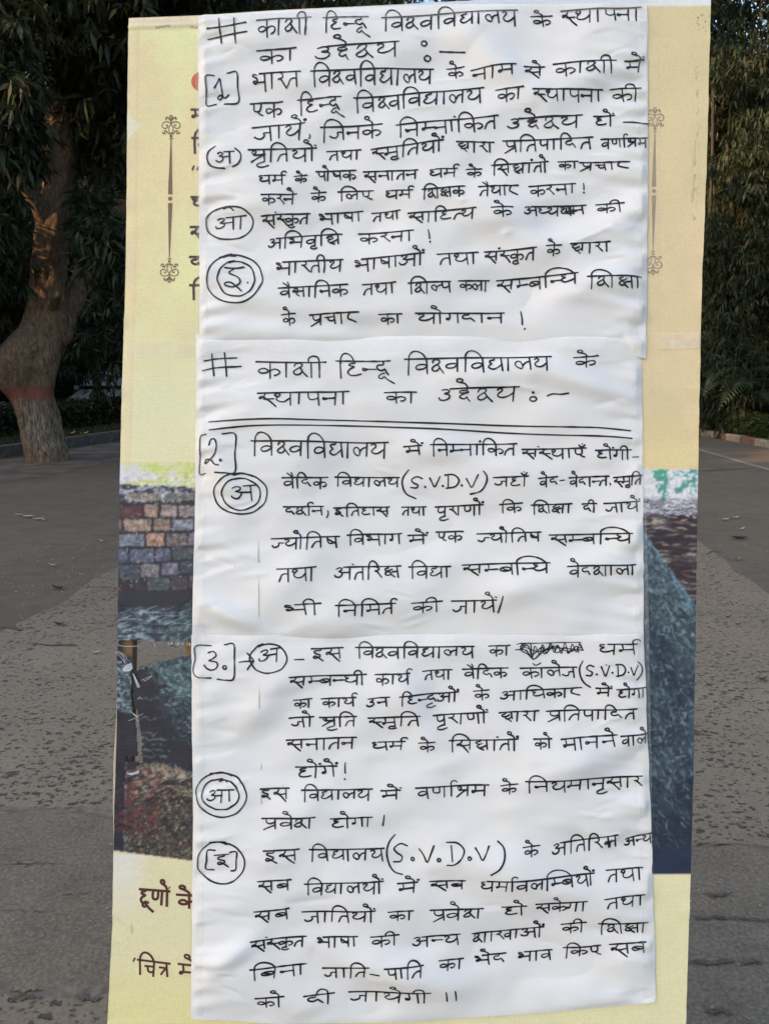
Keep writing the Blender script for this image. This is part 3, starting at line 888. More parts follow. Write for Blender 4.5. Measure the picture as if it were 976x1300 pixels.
# =================================================================== the banner
D = 1.25
SC = D / FPX                         # metres per photo pixel on the banner plane
VB = 1690.0                          # photo row of the banner's foot
O = Vector((0, 0, CAM_H)) + FWD * D
BM = Matrix(((1, UP.x, -FWD.x, 0), (0, UP.y, -FWD.y, 0), (0, UP.z, -FWD.z, 0), (0, 0, 0, 1)))
foot = O + UP * ((650 - VB) * SC)
BM = Matrix.Translation(foot) @ BM
def bx(u): return (np.asarray(u) - 488) * SC
def by(v): return (VB - np.asarray(v)) * SC
LV = [(-20, 163.5), (22, 163), (340, 159.5), (560, 153.3), (740, 150.5), (900, 149), (1040, 145.5), (1170, 143.5), (1300, 137), (1690, 128)]
RV = [(-20, 902), (0, 901.5), (175, 897.5), (350, 890.5), (590, 885.5), (700, 883.5), (1000, 880), (1110, 877), (1300, 870.5), (1690, 860)]
def interp(tab, x): return np.interp(x, [a for a, b in tab], [b for a, b in tab])
def Lf(v): return interp(LV, v)
def Rf(v): return interp(RV, v)
def Tf(u): return np.interp(u, [150, 163, 260, 400, 540, 700, 905], [23, 22, 18.5, 10, 2.5, -2, -3])
def hb(u, v):
    """banner relief (m)"""
    h = .006 * (fbm(u / 170., v / 240., 2, 3) - .5)
    e = np.minimum(u - Lf(v), Rf(v) - u)
    h += .0025 * (vnoise(u / 30., v / 17., 6) - .5) * np.exp(-np.abs(e) / 20)
    h += .0018 * np.exp(-((v - (34 - .04 * (u - 160))) / 2.6) ** 2) * (u < 300)
    h += .002 * np.exp(-(((v - 1163) - (u - 150) * .9) / 5) ** 2) * (u < 168) * (v > 1120)
    return h
def crease(u, v, x0, y0, x1, y1, w, a):
    dx, dy = x1 - x0, y1 - y0; ln = math.hypot(dx, dy)
    t = np.clip(((u - x0) * dx + (v - y0) * dy) / ln ** 2, 0, 1)
    d = np.hypot(u - x0 - t * dx, v - y0 - t * dy)
    return 1.9 * a * np.exp(-(d / w) ** 2) * (1 - (2 * t - 1) ** 2 * .6)
CR = [(600, 60, 690, 130, 26, .006), (700, 130, 800, 70, 22, .004), (470, 120, 620, 60, 24, -.004), (560, 240, 720, 330, 30, .006), (640, 300, 800, 250, 24, -.005), (300, 60, 420, 30, 20, .004),
      (680, 470, 815, 510, 16, .006), (560, 480, 700, 470, 20, .004), (690, 385, 810, 340, 22, .006), (260, 400, 480, 420, 14, -.004), (300, 790, 420, 700, 26, .005), (250, 760, 330, 800, 12, .006),
      (450, 690, 560, 640, 28, -.004), (620, 760, 800, 700, 22, .005), (500, 850, 560, 960, 24, .005), (300, 930, 360, 860, 20, .005), (680, 980, 810, 940, 22, .006), (330, 1080, 420, 1000, 26, .004),
      (560, 1080, 800, 1150, 24, .005), (400, 1200, 620, 1260, 26, .007), (250, 1240, 330, 1180, 14, .005), (620, 1200, 800, 1240, 22, -.005), (260, 560, 300, 640, 18, .004), (500, 560, 640, 590, 20, .003), (300, 250, 380, 280, 18, .004)]
SH = {  # sheet: left, right, top, bottom edge tables and extra lift
    1: dict(L=[(0, 252), (436, 254), (460, 254)], R=[(0, 820), (200, 821), (460, 819)], T=[(250, 21), (300, 18.5), (400, 12), (540, 6), (700, 6), (822, 7)], B=[(250, 437), (790, 434), (800, 452), (822, 456)], lift=.0011),
    2: dict(L=[(420, 249), (620, 248.6), (812, 244)], R=[(420, 813), (590, 815), (812, 816.5)], T=[(240, 424), (820, 422)], B=[(240, 812), (820, 812)], lift=0.0),
    3: dict(L=[(800, 243.5), (920, 244.5), (1050, 246), (1295, 243)], R=[(800, 815.5), (1050, 826), (1275, 832)], T=[(240, 806), (360, 804), (820, 804)], B=[(243, 1290), (300, 1294), (363, 1298), (530, 1295), (690, 1285), (832, 1270)], lift=.0011)}
_r = random.Random(6)
FINE = []
for _i in range(120):
    _s = _r.random(); _y = _r.uniform(30, 1280)
    if _s < .45: _x = _r.uniform(256, 290); _l = _r.uniform(14, 50)
    elif _s < .8: _x = _r.uniform(770, 806); _l = -_r.uniform(14, 50)
    else: _x = _r.uniform(300, 760); _l = _r.uniform(-60, 60)
    FINE.append((_x, _y, _x + _l, _y + _l * _r.uniform(-.45, .45) + .01, _r.uniform(2.2, 4.5), _r.choice((-1, 1)) * _r.uniform(.0004, .0011)))
def hp(u, v, sh):
    s = SH[sh]
    eL = u - interp(s['L'], v); eR = interp(s['R'], v) - u
    e = np.minimum(eL, eR); e = np.maximum(e, 0)
    eT = np.maximum(v - interp(s['T'], u), 0); eB = np.maximum(interp(s['B'], u) - v, 0)
    ev = np.minimum(eT, eB)
    env = (1 - np.exp(-e / 22.)) * (1 - np.exp(-ev / 12.))
    h = .0012 + s['lift'] + .0045 * env
    h = h + env * .021 * (fbm(u / 150. + .0015 * v, v / 95., 2, 5 + sh) - .45)
    h = h + env * .008 * (fbm(u / 80. + v / 90., v / 45. - u / 200., 2, 15 + sh) - .5)
    for (x0, y0, x1, y1, w, a) in CR: h = h + env * crease(u, v, x0, y0, x1, y1, w, a)
    # puckers running in from the taped edges
    for ee, sd in ((eL, 1), (eR, 2)):
        fall = np.exp(-np.maximum(ee - 4, 0) / 38.) * sstep(0, 10, ee)
        h = h + .0095 * (vnoise(ee / 120. + sd * 9, v / 11. + ee / 60., 21 + sd) - .5) * fall
        h = h + .0065 * (vnoise(ee / 90. + sd * 5, v / 26. - ee / 55., 31 + sd) - .4) * fall
    ua, ub, va, vb = float(np.min(u)), float(np.max(u)), float(np.min(v)), float(np.max(v))
    for (x0, y0, x1, y1, w, a) in FINE:
        if max(x0, x1) + 14 > ua and min(x0, x1) - 14 < ub and max(y0, y1) + 14 > va and min(y0, y1) - 14 < vb: h = h + env * crease(u, v, x0, y0, x1, y1, w, a)
    return hb(u, v) + np.maximum(h, .0009 + s['lift'])

def s2l(c):
    c = np.asarray(c, float) / 255.
    return np.where(c <= .04045, c / 12.92, ((c + .055) / 1.055) ** 2.4)
BR = [  # printed wall blocks: x0,y0,x1,y1, colour (sub-picture coordinates, 5 px per photo px, origin 130,580)
    (160, 228, 378, 280, (150, 132, 122)), (386, 226, 600, 276, (120, 112, 108)), (60, 228, 150, 282, (60, 58, 66)),
    (100, 310, 255, 385, (92, 44, 48)), (268, 302, 355, 383, (176, 134, 112)), (370, 302, 475, 385, (158, 132, 126)), (483, 305, 600, 385, (134, 122, 116)),
    (60, 392, 125, 470, (122, 98, 90)), (135, 392, 312, 475, (160, 128, 108)), (325, 392, 435, 472, (150, 118, 98)), (440, 395, 582, 470, (122, 128, 146)),
    (60, 487, 272, 572, (112, 122, 142)), (280, 483, 395, 570, (186, 134, 104)), (405, 483, 540, 567, (104, 92, 92)), (547, 480, 640, 565, (128, 120, 134)),
    (60, 585, 165, 675, (72, 84, 112)), (175, 580, 328, 672, (88, 98, 126)), (335, 577, 435, 665, (82, 90, 116)), (445, 572, 590, 655, (74, 78, 90)),
    (60, 690, 98, 780, (60, 66, 84)), (106, 685, 235, 780, (64, 76, 92)), (242, 678, 362, 765, (130, 126, 126)), (375, 668, 483, 752, (110, 106, 130)), (490, 660, 600, 742, (60, 66, 80)),
    (60, 790, 275, 862, (46, 34, 48)), (285, 765, 425, 852, (66, 78, 88)), (435, 755, 540, 840, (66, 58, 78)), (547, 750, 640, 830, (80, 62, 74))]
def paint(u, v):
    """the banner's printed picture, sRGB 0..255, at photo position u, v"""
    u = np.asarray(u, float); v = np.asarray(v, float)
    wq = sstep(596, 606, v) * sstep(1076, 1070, v)
    u0, v0 = u, v
    wa = 1.3 + 2.2 * sstep(745, 760, v)
    u = u + wq * wa * (fbm(u0 / 5., v0 / 5., 3, 90) - .5) * 2 * (u0 < 500); v = v + wq * wa * (fbm(u0 / 5., v0 / 4., 3, 91) - .5) * 2
    C_ = np.zeros(u.shape + (3,))
    def mixin(mask, col):
        nonlocal C_
        col = np.asarray(col, float)
        mask = np.clip(mask, 0, 1)
        C_ = C_ * (1 - mask[..., None]) + col * mask[..., None]
    n1 = fbm(u / 60., v / 110., 4, 1); n2 = fbm(u / 9., v / 9., 4, 2); n3 = fbm(u / 3.2, v / 3.2, 3, 3)
    left = u < 500
    C_[...] = (219, 206, 158)
    mixin(sstep(.35, .7, n1) * left, (223, 212, 158)); mixin(sstep(.6, .3, n1) * left * .7, (226, 196, 152))
    mixin(sstep(380, 520, v) * left * .75, (215, 207, 172))
    mixin((~left) * 1.0, (205, 190, 148)); mixin(sstep(60, 300, v) * (~left) * .8, (212, 190, 150)); mixin(sstep(.42, .6, n1) * (~left) * .35, (196, 184, 142)); mixin(sstep(520, 590, v) * (~left) * .5, (216, 196, 140))
    e = u - Lf(v)
    mixin(sstep(12, 10, e) * .55 * (v > 35), (224, 196, 158)); mixin(np.exp(-((e - 12.5) / 1.6) ** 2) * .25, (180, 165, 120))
    mixin(sstep(38, 28, v) * left * .7, (206, 190, 168))
    sc_ = (np.abs(v - 34 - 2 * np.sin(u / 13.)) < 1.3) * (fbm(u / 8., v / 30., 2, 8) > .45) * left
    mixin(sc_ * .5, (120, 100, 80))
    # pale worn wedge
    w = sstep(0, 3, (182 - np.abs(v - 160) * 1.1) - u) * (u < 184) * (v > 143) * (v < 190)
    mixin(w * .6, (224, 214, 200))
    # faded top strip of the sheet
    mixin(sstep(11, 4, v) * (u > 330) * .85, (196, 206, 226))
    mixin(sstep(9, 6.5, v) * (~left) * (u > 822) * .9, (232, 228, 216))
    # scuffs near the right top corner
    mixin((np.abs(fbm(u / 9., v / 4., 3, 12) - .5) < .018) * (u > 884) * (v > 10) * (v < 42) * .8, (110, 98, 80))
    mixin((fbm(u / 1.6, v / 9., 3, 13) > .62) * np.exp(-((u - (Rf(v) - 14)) / 3.5) ** 2) * (v > 85) * (v < 280) * .45, (140, 125, 100))
    # --- lower cream
    mixin(sstep(1078, 1082, v) * left, (212, 204, 164)); mixin(sstep(1078, 1082, v) * (~left), (226, 206, 164))
    mixin(left * sstep(1080, 1085, v) * sstep(44, 0, np.abs(u - 158)) * sstep(1190, 1090, v) * .9, (216, 208, 200))
    mixin(sstep(1180, 1290, v) * left * .6, (216, 204, 140))
    # --- left picture
    bot = 1079 + (u - 145) * .128
    inp = (v > 587) & (v < np.where(left, bot, 1110))
    lp = inp & left
    mixin(lp * sstep(586, 594, v), (214, 208, 216))
    grn = sstep(.40, .56, fbm(u / 13., v / 11., 4, 30) + (u - 190) / 300. + (v - 600) / 160.) * (u > 160)
    mixin(lp * grn * .6, (206, 212, 128)); mixin(lp * grn * sstep(.45, .68, fbm(u / 4., v / 4., 3, 31)) * .7, (188, 202, 84))
    zx, zy = (u - 130) * 5, (v - 580) * 5
    topw = 168 + 12 * fbm(u / 6., v * 0, 2, 33) + (u - 152) * .22
    wall = lp & (zy > topw)
    blot = fbm(u / 4.4, v / 1.6, 4, 34)
    mixin(wall * 1.0, (34, 34, 50))
    led = wall & (zy < 290)
    mixin(led * sstep(288, 276, zy) * sstep(.62, .44, blot), (140, 152, 170)); mixin(led * sstep(.44, .3, blot), (182, 190, 204))
    wob = 5 * (fbm(u / 4., v / 4., 3, 35) - .5) * 2
    for i, (x0, y0, x1, y1, c) in enumerate(BR):
        d = np.minimum(np.minimum(zx - x0, x1 - zx), np.minimum(zy - y0, y1 - zy)) + wob
        # rounded corners
        ccx = np.clip(zx, x0 + 12, x1 - 12); ccy = np.clip(zy, y0 + 12, y1 - 12)
        d = np.minimum(d, 12 - np.hypot(zx - ccx, zy - ccy) + wob)
        m_ = sstep(0, 7, d) * lp
        c = np.array(c, float)
        mixin(m_, c); mixin(m_ * sstep(15, 6, d) * .5 * sstep(.4, .6, n3), np.minimum(c * 1.15 + 18, 255)); mixin(m_ * sstep(.42, .6, n3) * .35, c * .6)
        b1 = fbm(zx / 26. + i * 3.1, zy / 18., 4, 40 + i)
        mixin(m_ * sstep(.5, .62, b1) * sstep(8, 20, d) * .8, c * .38 + np.array([4, 6, 16]))
        mixin(m_ * sstep(.44, .34, b1) * .5, np.minimum(c * 1.25 + 18, 255))
    # shade, water and boulder under the wall
    low = lp & (zy > 858)
    mixin(low * 1.0, (36, 36, 54))
    wat = sstep(940, 1010, zy + 60 * (n2 - .5)) * sstep(1250, 1160, zy) * sstep(90, 190, zx + (zy - 900) * .6)
    fl = fbm((u + v * .4) / 8., v / 1.7, 4, 44)
    mixin(low * wat * sstep(.36, .6, fl), (74, 100, 112)); mixin(low * wat * sstep(.56, .7, fl), (150, 166, 174))
    rk = sstep(0, 14, (zx - 368) - (1140 - zy) * .78 + 30 * (n2 - .5)) * (zy > 880)
    mixin(low * rk, (44, 58, 66)); mixin(low * rk * sstep(.48, .62, n3), (92, 122, 126))
    mixin(low * (np.abs((zx - 368) - (1140 - zy) * .78) < 12) * (zy > 880) * .8, (24, 26, 40))
    # big shaded boulder below the tear
    q = lp & (v > 846)
    mixin(q * 1.0, (38, 38, 52))
    ti = sstep(.42, .64, .55 * fbm((u + v * .5) / 9., (v - u * .6) / 3.4, 4, 46) + .45 * fbm(u / 18., v / 22., 2, 47)) * sstep(960, 900, v)
    dia = sstep(-20, 30, (u - 190) - (v - 850) * .45)
    mixin(q * ti * dia, (66, 98, 104)); mixin(q * dia * sstep(.56, .7, n3) * sstep(960, 900, v), (118, 146, 150))
    lfz = q & (u < 168) & (v < 905)
    mixin(lfz * sstep(.42, .55, n3), (86, 112, 122)); mixin(lfz * sstep(.56, .68, n3), (150, 168, 176))
    # light boulder with lichen
    edge2 = 966 + np.abs(u - 198) * .34 + 8 * (n2 - .5)
    bo = q & (v > edge2) & (u > 158)
    mixin(bo * 1.0, (98, 88, 78)); mixin(bo * sstep(.4, .6, n3) * .9, (182, 144, 112)); mixin(bo * sstep(.48, .3, n2) * .8, (66, 66, 58)); mixin(bo * sstep(.6, .74, n3) * .7, (156, 168, 152))
    mixin(bo * np.exp(-(((v - 1004) + (u - 230) * .42) / 2.6) ** 2) * .9, (30, 30, 36))
    dk = q * sstep(0, 12, v - (1002 - (u - 160) * .12))
    mixin(dk * .93, (44, 44, 46)); mixin(dk * sstep(.46, .72, fbm(u / 4.2, v / 3.2, 4, 50)), (92, 94, 80)); mixin(dk * sstep(.54, .74, fbm(u / 5.2, v / 2.8, 3, 52)), (104, 58, 54))
    rd = q & (v > 975) & (u < 205)
    mixin(rd * sstep(.46, .6, fbm((u + v) / 9., (v - u * .4) / 3., 3, 53)) * sstep(1060, 1010, v), (104, 40, 50))
    mixin(q * sstep(.6, .72, fbm(u / 2.2, v / 2.2, 2, 54)) * (v > 1000) * (u > 195) * .8, (160, 140, 110))
    mixin(q & (u < 160) & (v > 905), (34, 34, 50))
    mixin((q & (u < 160) & (v > 975) & (v < 1040)) * sstep(.5, .62, n2) * .6, (88, 42, 50))
    for ly, x1 in ((887, 205), (912, 205), (931, 200), (938, 222), (946, 212), (953, 216), (960, 214), (1029, 190), (1059, 180)):
        mixin(q * (np.abs(v - ly - .7 * np.sin(u / 3.)) < .7) * (u > 176) * (u < x1) * .55, (170, 176, 180))
    mixin(q * (np.abs(u - (161 - (v - 985) * .02)) < .9) * (v > 968) * (fbm(u, v / 3., 2, 60) > .42) * .6, (186, 190, 196))
    # --- right picture
    rp = (v > 596) & (v < 1110) & (~left)
    mixin(rp * 1.0, (216, 212, 220))
    br = np.abs(fbm(u / 22., v / 16., 3, 61) - .5) < .035
    mixin(rp * (br | ((np.abs(u - 843 - 2 * np.sin(v / 6.)) < 1.6) & (v < 655))) * sstep(640, 632, v) * (u > 832), (74, 152, 142))
    mixin(rp * (fbm(u / 4., v / 3.5, 3, 62) > .56) * (np.hypot((u - 842) / 14., (v - 600) / 10.) < 1.1), (58, 160, 130)); mixin(rp * (fbm(u / 4., v / 3.5, 3, 62) > .56) * (np.hypot((u - 880) / 9., (v - 622) / 9.) < 1.1), (58, 150, 130))
    mixin(rp * sstep(632, 637, v + 3 * n2), (160, 158, 168)); mixin(rp * (v > 634) * sstep(.5, .62, blot), (214, 212, 222)); mixin(rp * (v > 634) * sstep(.46, .36, blot), (84, 82, 92))
    mixin(rp * sstep(650, 657, v + 4 * n2), (48, 38, 44)); st = fbm(u / 22., v / 2.6, 3, 64)
    mixin(rp * (v > 655) * sstep(.48, .7, st), (112, 100, 96)); mixin(rp * (v > 655) * sstep(.62, .78, st), (160, 148, 132)); mixin(rp * (v > 655) * sstep(.46, .3, st) * .7, (60, 30, 36))
    ln = (v - 672) - (u - 815) * 1.42 + 8 * (n2 - .5)
    rr = rp & (ln > 0)
    mixin(rr * 1.0, (50, 68, 80)); mixin(rr * sstep(.44, .6, n3) * sstep(120, 40, ln), (104, 124, 130)); mixin(rr * sstep(14, 2, ln) * .7, (96, 142, 172))
    deep = sstep(70, 120, ln)
    mixin(rr * deep, (36, 46, 68)); tt = .6 * fbm((u + v * .7) / 11., (v - u * .9) / 3.6, 4, 66) + .4 * fbm(u / 16., v / 24., 2, 68); dm = .46 + .09 * (fbm(u / 40., v / 55., 2, 67) - .5) * 4
    mixin(rr * sstep(dm - .03, dm + .16, tt) * sstep(1108, 1010, v) * .8, (56, 82, 94)); mixin(rr * sstep(.6, .72, n3) * sstep(1060, 960, v) * .8, (108, 140, 150))
    mixin(rr * sstep(1010, 1060, v + 30 * n2) * .8, (34, 42, 66))
    g_ = (C_ @ np.array([.3, .55, .15]))[..., None]; k_ = wq[..., None] * .28
    C_ = C_ * (1 - k_) + g_ * k_
    C_ = C_ * (1 + wq[..., None] * .35 * (fbm(u0 / 2.2, v0 / 2.2, 2, 92) - .5)[..., None])
    return np.clip(C_, 0, 255)
def tear(u, v):
    """True where the banner has been torn away"""
    j = 2.2 * (vnoise(u / 1.7, v / 1.7, 70) - .5) + 1.8 * (vnoise(u * .6, v * 0, 71) - .5)
    m_ = (u > 167.5 + j) & (u < 320) & (v > 812.5 + (u - 170) * .035 + j * .6) & (v < np.interp(u, [168, 171, 176, 190, 214, 244, 320], [842, 852, 850, 845, 838, 831, 822]) + j)
    m_ |= (u > 150.6) & (u < 169) & (v > 813 + j * .4) & (v < 830 + (u - 150) * .35 + j)
    m_ |= (v > 850) & (v < 905) & (np.abs(u - np.interp(v, [850, 880, 905], [170, 168, 171])) < 1.3 + j * .5)
    m_ |= (v >= 900) & (v < 968) & (np.abs(u - np.interp(v, [900, 930, 968], [172, 177, 179])) < 2.4 + j * .5)
    m_ |= (v >= 960) & (v < 966 + j * .5) & (u > 160) & (u < 180)
    return m_

# frame ---------------------------------------------------------------------------
stand = empty('banner_stand', mat=BM)
tag(stand, 'tall printed flex banner on a timber frame, pasted over with white handwritten sheets', 'banner')
frs = MB()
def timber(name, u0, v0, u1, v1, w, z, t):
    a = Vector((float(bx(u0)), float(by(v0)), z)); b = Vector((float(bx(u1)), float(by(v1)), z)); d = b - a
    ang_ = math.atan2(d.y, d.x)
    return MB().box((a + b) / 2, (d.length, w, t), .002, Matrix.Rotation(ang_, 4, 'Z')).build(name, M['wood'], stand)
timber('stile', 172.5, 34, 141, 1688, .024, -.019, .024)
timber('stile', 891, 10, 853, 1688, .024, -.019, .024)
for (vv, nm) in ((18, 'rail'), (560, 'rail'), (1120, 'rail'), (1680, 'rail')):
    timber(nm, float(Lf(vv)) + 30, vv + (10 if vv < 100 else 0), float(Rf(vv)) - 26, vv + (-4 if vv < 100 else 0), .024, -.019, .022)
# rear props reaching the ground
for su in (200, 830):
    a = Vector((float(bx(su)), float(by(520)), -.045)); wpt = BM @ a
    gpt = Vector((wpt.x + (.05 if su > 500 else -.05), wpt.y + .55, 0.005))
    b = BM.inverted() @ gpt
    d = (b - a)
    mb = MB(); mb.tube([a, b], .014, 4); mb.build('prop', M['wood'], stand)

# printed skin: fine grid where the print shows, coarse where paper hides it
def axis(segs):
    out_ = []
    for a, b, st in segs:
        n = max(1, int(round((b - a) / st))); out_ += [a + (b - a) * i / n for i in range(n)]
    out_.append(segs[-1][1]); return np.array(out_)
us_ = axis([(0, 112, 1.25), (112, 660, 14), (660, 735, 1.4)])     # offsets from the left edge of a nominal 735 px width
vs_ = axis([(0, 1300, 1.35), (1300, 1690, 13)])
UU, VV = np.meshgrid(us_, vs_)
tt = VV / 1690.
l_ = Lf(VV); r_ = Rf(VV); wdt = r_ - l_
# keep left strip aligned to the left edge and the right strip aligned to the right edge
UUp = np.where(UU <= 112, l_ + UU, np.where(UU >= 660, r_ - (735 - UU), l_ + 112 + (UU - 112) / 548. * (wdt - 75 - 112)))
top = Tf(UUp)
VVp = np.where(VV < 60, top + (VV / 60.) * (60 - top), VV)
Z = hb(UUp, VVp)
Vg = np.stack([bx(UUp), by(VVp), Z], -1).reshape(-1, 3)
nr, nc = UU.shape
idx = np.arange(nr * nc).reshape(nr, nc)
Fq = np.stack([idx[1:, :-1], idx[1:, 1:], idx[:-1, 1:], idx[:-1, :-1]], -1).reshape(-1, 4)
fu = UUp.reshape(-1)[Fq].mean(1); fv = VVp.reshape(-1)[Fq].mean(1)
Fq = Fq[~tear(fu, fv)]
skin = build_np('printed_skin', Vg, Fq, M['banner'], stand, True)
pc_ = paint(UUp, VVp)
pp_ = np.pad(pc_, ((1, 1), (1, 1), (0, 0)), mode='edge')
pc_ = np.where((VVp > 560)[..., None], pc_ * .3 + .175 * (pp_[:-2, 1:-1] + pp_[2:, 1:-1] + pp_[1:-1, :-2] + pp_[1:-1, 2:]), pc_)
def dabs(n, seed, u0, u1, v0, v1, inside, pal, L, wd, ang, aj, op):
    r_ = np.random.default_rng(seed); pal = np.array(pal, float)
    for i in range(n):
        cu, cv = r_.uniform(u0, u1), r_.uniform(v0, v1)
        if not inside(cu, cv): continue
        l1 = L * r_.uniform(.4, 1.5); w1 = wd * r_.uniform(.5, 1.5); a_ = math.radians(ang + r_.normal() * aj)
        r0, r1 = np.searchsorted(VVp[:, 0], [cv - l1 - 1, cv + l1 + 1])
        if r1 - r0 < 1: continue
        du = UUp[r0:r1] - cu; dv = VVp[r0:r1] - cv
        x_ = du * math.cos(a_) + dv * math.sin(a_); y_ = -du * math.sin(a_) + dv * math.cos(a_) + .02 * x_ * x_ * r_.uniform(-1, 1)
        m_ = np.clip(1.25 - np.sqrt((x_ / l1) ** 2 + (y_ / w1) ** 2) * 1.25, 0, 1)
        m_ = np.clip(m_ * 2.2, 0, 1) * op * r_.uniform(.4, 1)
        pc_[r0:r1] = pc_[r0:r1] * (1 - m_[..., None]) + pal[r_.integers(len(pal))] * m_[..., None]
bt_ = lambda u: 1076 + (u - 145) * .128
# shrubs and lichen at the foot of the picture
dabs(900, 1, 161, 248, 985, 1090, lambda a, b: b < bt_(a) and b > 1000 - (a - 160) * .1, [(34, 34, 38), (60, 62, 50), (88, 90, 70), (40, 38, 44), (92, 60, 56), (44, 40, 46), (66, 70, 60), (30, 32, 42)], 4.6, 1.5, -35, 45, .8)
dabs(190, 2, 161, 248, 990, 1088, lambda a, b: b < bt_(a), [(142, 138, 112), (164, 150, 124), (112, 66, 58), (128, 96, 84)], 2.8, 1.0, -40, 50, .8)
dabs(160, 3, 146, 205, 985, 1062, lambda a, b: True, [(104, 42, 48), (126, 56, 60), (40, 30, 40)], 7, 1.3, -22, 16, .6)
dabs(240, 4, 170, 248, 968, 1012, lambda a, b: b > 964 + abs(a - 198) * .34, [(176, 142, 114), (146, 118, 98), (112, 110, 96), (150, 162, 148), (84, 78, 70), (190, 160, 132), (60, 60, 60)], 5, 1.8, 40, 35, .7)
dabs(50, 5, 165, 248, 985, 1020, lambda a, b: True, [(28, 28, 36)], 12, 1.3, -24, 12, .8)
# leafy boulder below the tear and on the far left of it
dabs(420, 6, 180, 250, 838, 950, lambda a, b: b > 850 - (a - 170) * .35 and (a - 190) > (b - 850) * .5, [(52, 78, 84), (84, 116, 120), (34, 42, 54), (66, 92, 96), (128, 150, 154), (38, 50, 60)], 5.5, 1.3, 35, 35, .7)
dabs(150, 7, 150, 166, 838, 902, lambda a, b: True, [(90, 112, 122), (44, 52, 66), (150, 168, 176), (60, 82, 94)], 3.5, 1.2, 10, 40, .8)
# water
dabs(170, 8, 150, 245, 770, 812, lambda a, b: a > 150 + (790 - b) * .5, [(124, 142, 150), (70, 96, 106), (168, 180, 186), (40, 50, 64), (54, 76, 88)], 10, .9, -14, 10, .6)
# cracks and chips in the printed stones
dabs(520, 9, 150, 250, 618, 748, lambda a, b: True, [(30, 32, 48), (44, 44, 58), (168, 160, 160), (196, 170, 150), (70, 70, 86)], 2.6, .75, 10, 60, .6)
# right-hand picture: streaked boulder, rock ledge and strata
dabs(900, 10, 812, 884, 690, 1075, lambda a, b: (b - 676) > (a - 815) * 1.42, [(48, 66, 78), (84, 104, 110), (34, 42, 56), (56, 78, 86), (122, 138, 140), (28, 34, 50), (36, 46, 60), (34, 42, 54)], 7, 1.3, 52, 26, .62)
dabs(120, 11, 812, 884, 672, 780, lambda a, b: 0 < (b - 674) - (a - 815) * 1.42 < 22, [(150, 176, 190), (92, 132, 160), (44, 66, 90)], 9, .9, 55, 8, .7)
dabs(150, 12, 812, 888, 655, 768, lambda a, b: (b - 668) < (a - 815) * 1.42, [(40, 32, 40), (128, 110, 100), (172, 156, 138), (70, 34, 38), (54, 50, 58)], 9, 1.5, 3, 8, .75)
dabs(260, 13, 812, 888, 634, 657, lambda a, b: True, [(206, 206, 216), (110, 108, 118), (72, 70, 82), (168, 168, 178)], 5, 1.0, 6, 16, .75)
dabs(90, 14, 832, 888, 598, 634, lambda a, b: abs(a - 843) < 6 or b < 606 + (a - 843) * .3 or a > 876, [(60, 156, 136), (96, 178, 158), (40, 130, 116)], 3.6, 1.1, 20, 50, .75)
colr = s2l(pc_).reshape(-1, 3) * np.where(VVp < np.where(UUp > 500, 596, 587), 1.27, np.where(VVp > 1085, 1.27, 1.17)).reshape(-1, 1)
ca = skin.data.color_attributes.new('print', 'FLOAT_COLOR', 'POINT')
ca.data.foreach_set('color', np.concatenate([np.clip(colr, 0, .85), np.ones((len(colr), 1))], 1).astype(np.float32).ravel())
# wrapped hems at both sides and along the top
def hem(name, edge_pts, dz=-.033, seed=0):
    V = []; F = []
    for i, (u, v, du, dv) in enumerate(edge_pts):
        z = float(hb(u, v))
        V += [(float(bx(u)), float(by(v)), z), (float(bx(u + du)), float(by(v + dv)), z - .004), (float(bx(u + du * .8)), float(by(v + dv * .8)), dz)]
        if i: b = 3 * i; F += [(b - 3, b - 2, b + 1, b), (b - 2, b - 1, b + 2, b + 1)]
    o = build(name, V, F, M['banner'], stand, True)
    ca = o.data.color_attributes.new('print', 'FLOAT_COLOR', 'POINT')
    return o, ca
def edge_col(ca, cols):
    ca.data.foreach_set('color', np.concatenate([np.repeat(cols, 3, axis=0), np.ones((len(cols) * 3, 1))], 1).astype(np.float32).ravel())
vv = np.linspace(22, 1688, 260)
ep = [(float(Lf(v)), v, -(.8 + 1.4 * math.exp(-((v - 980) / 70) ** 2) * 2.2), 0) for v in vv]
o, ca = hem('hem', ep); edge_col(ca, np.tile(s2l((176, 170, 152)) * 1.15, (len(ep), 1)))
ep = [(float(Rf(v)), v, 1.0, 0) for v in np.linspace(-3, 1688, 260)]
o, ca = hem('hem', ep); edge_col(ca, np.tile(s2l((216, 204, 182)) * 1.15, (len(ep), 1)))
ep = [(u, float(Tf(u)), 0, -1.6 - (u > 600) * 1.5) for u in np.linspace(163.3, 901.5, 90)]
o, ca = hem('hem', ep); edge_col(ca, np.array([s2l((188, 200, 224) if u[0] > 480 else (196, 184, 166)) * 1.1 for u in ep]))

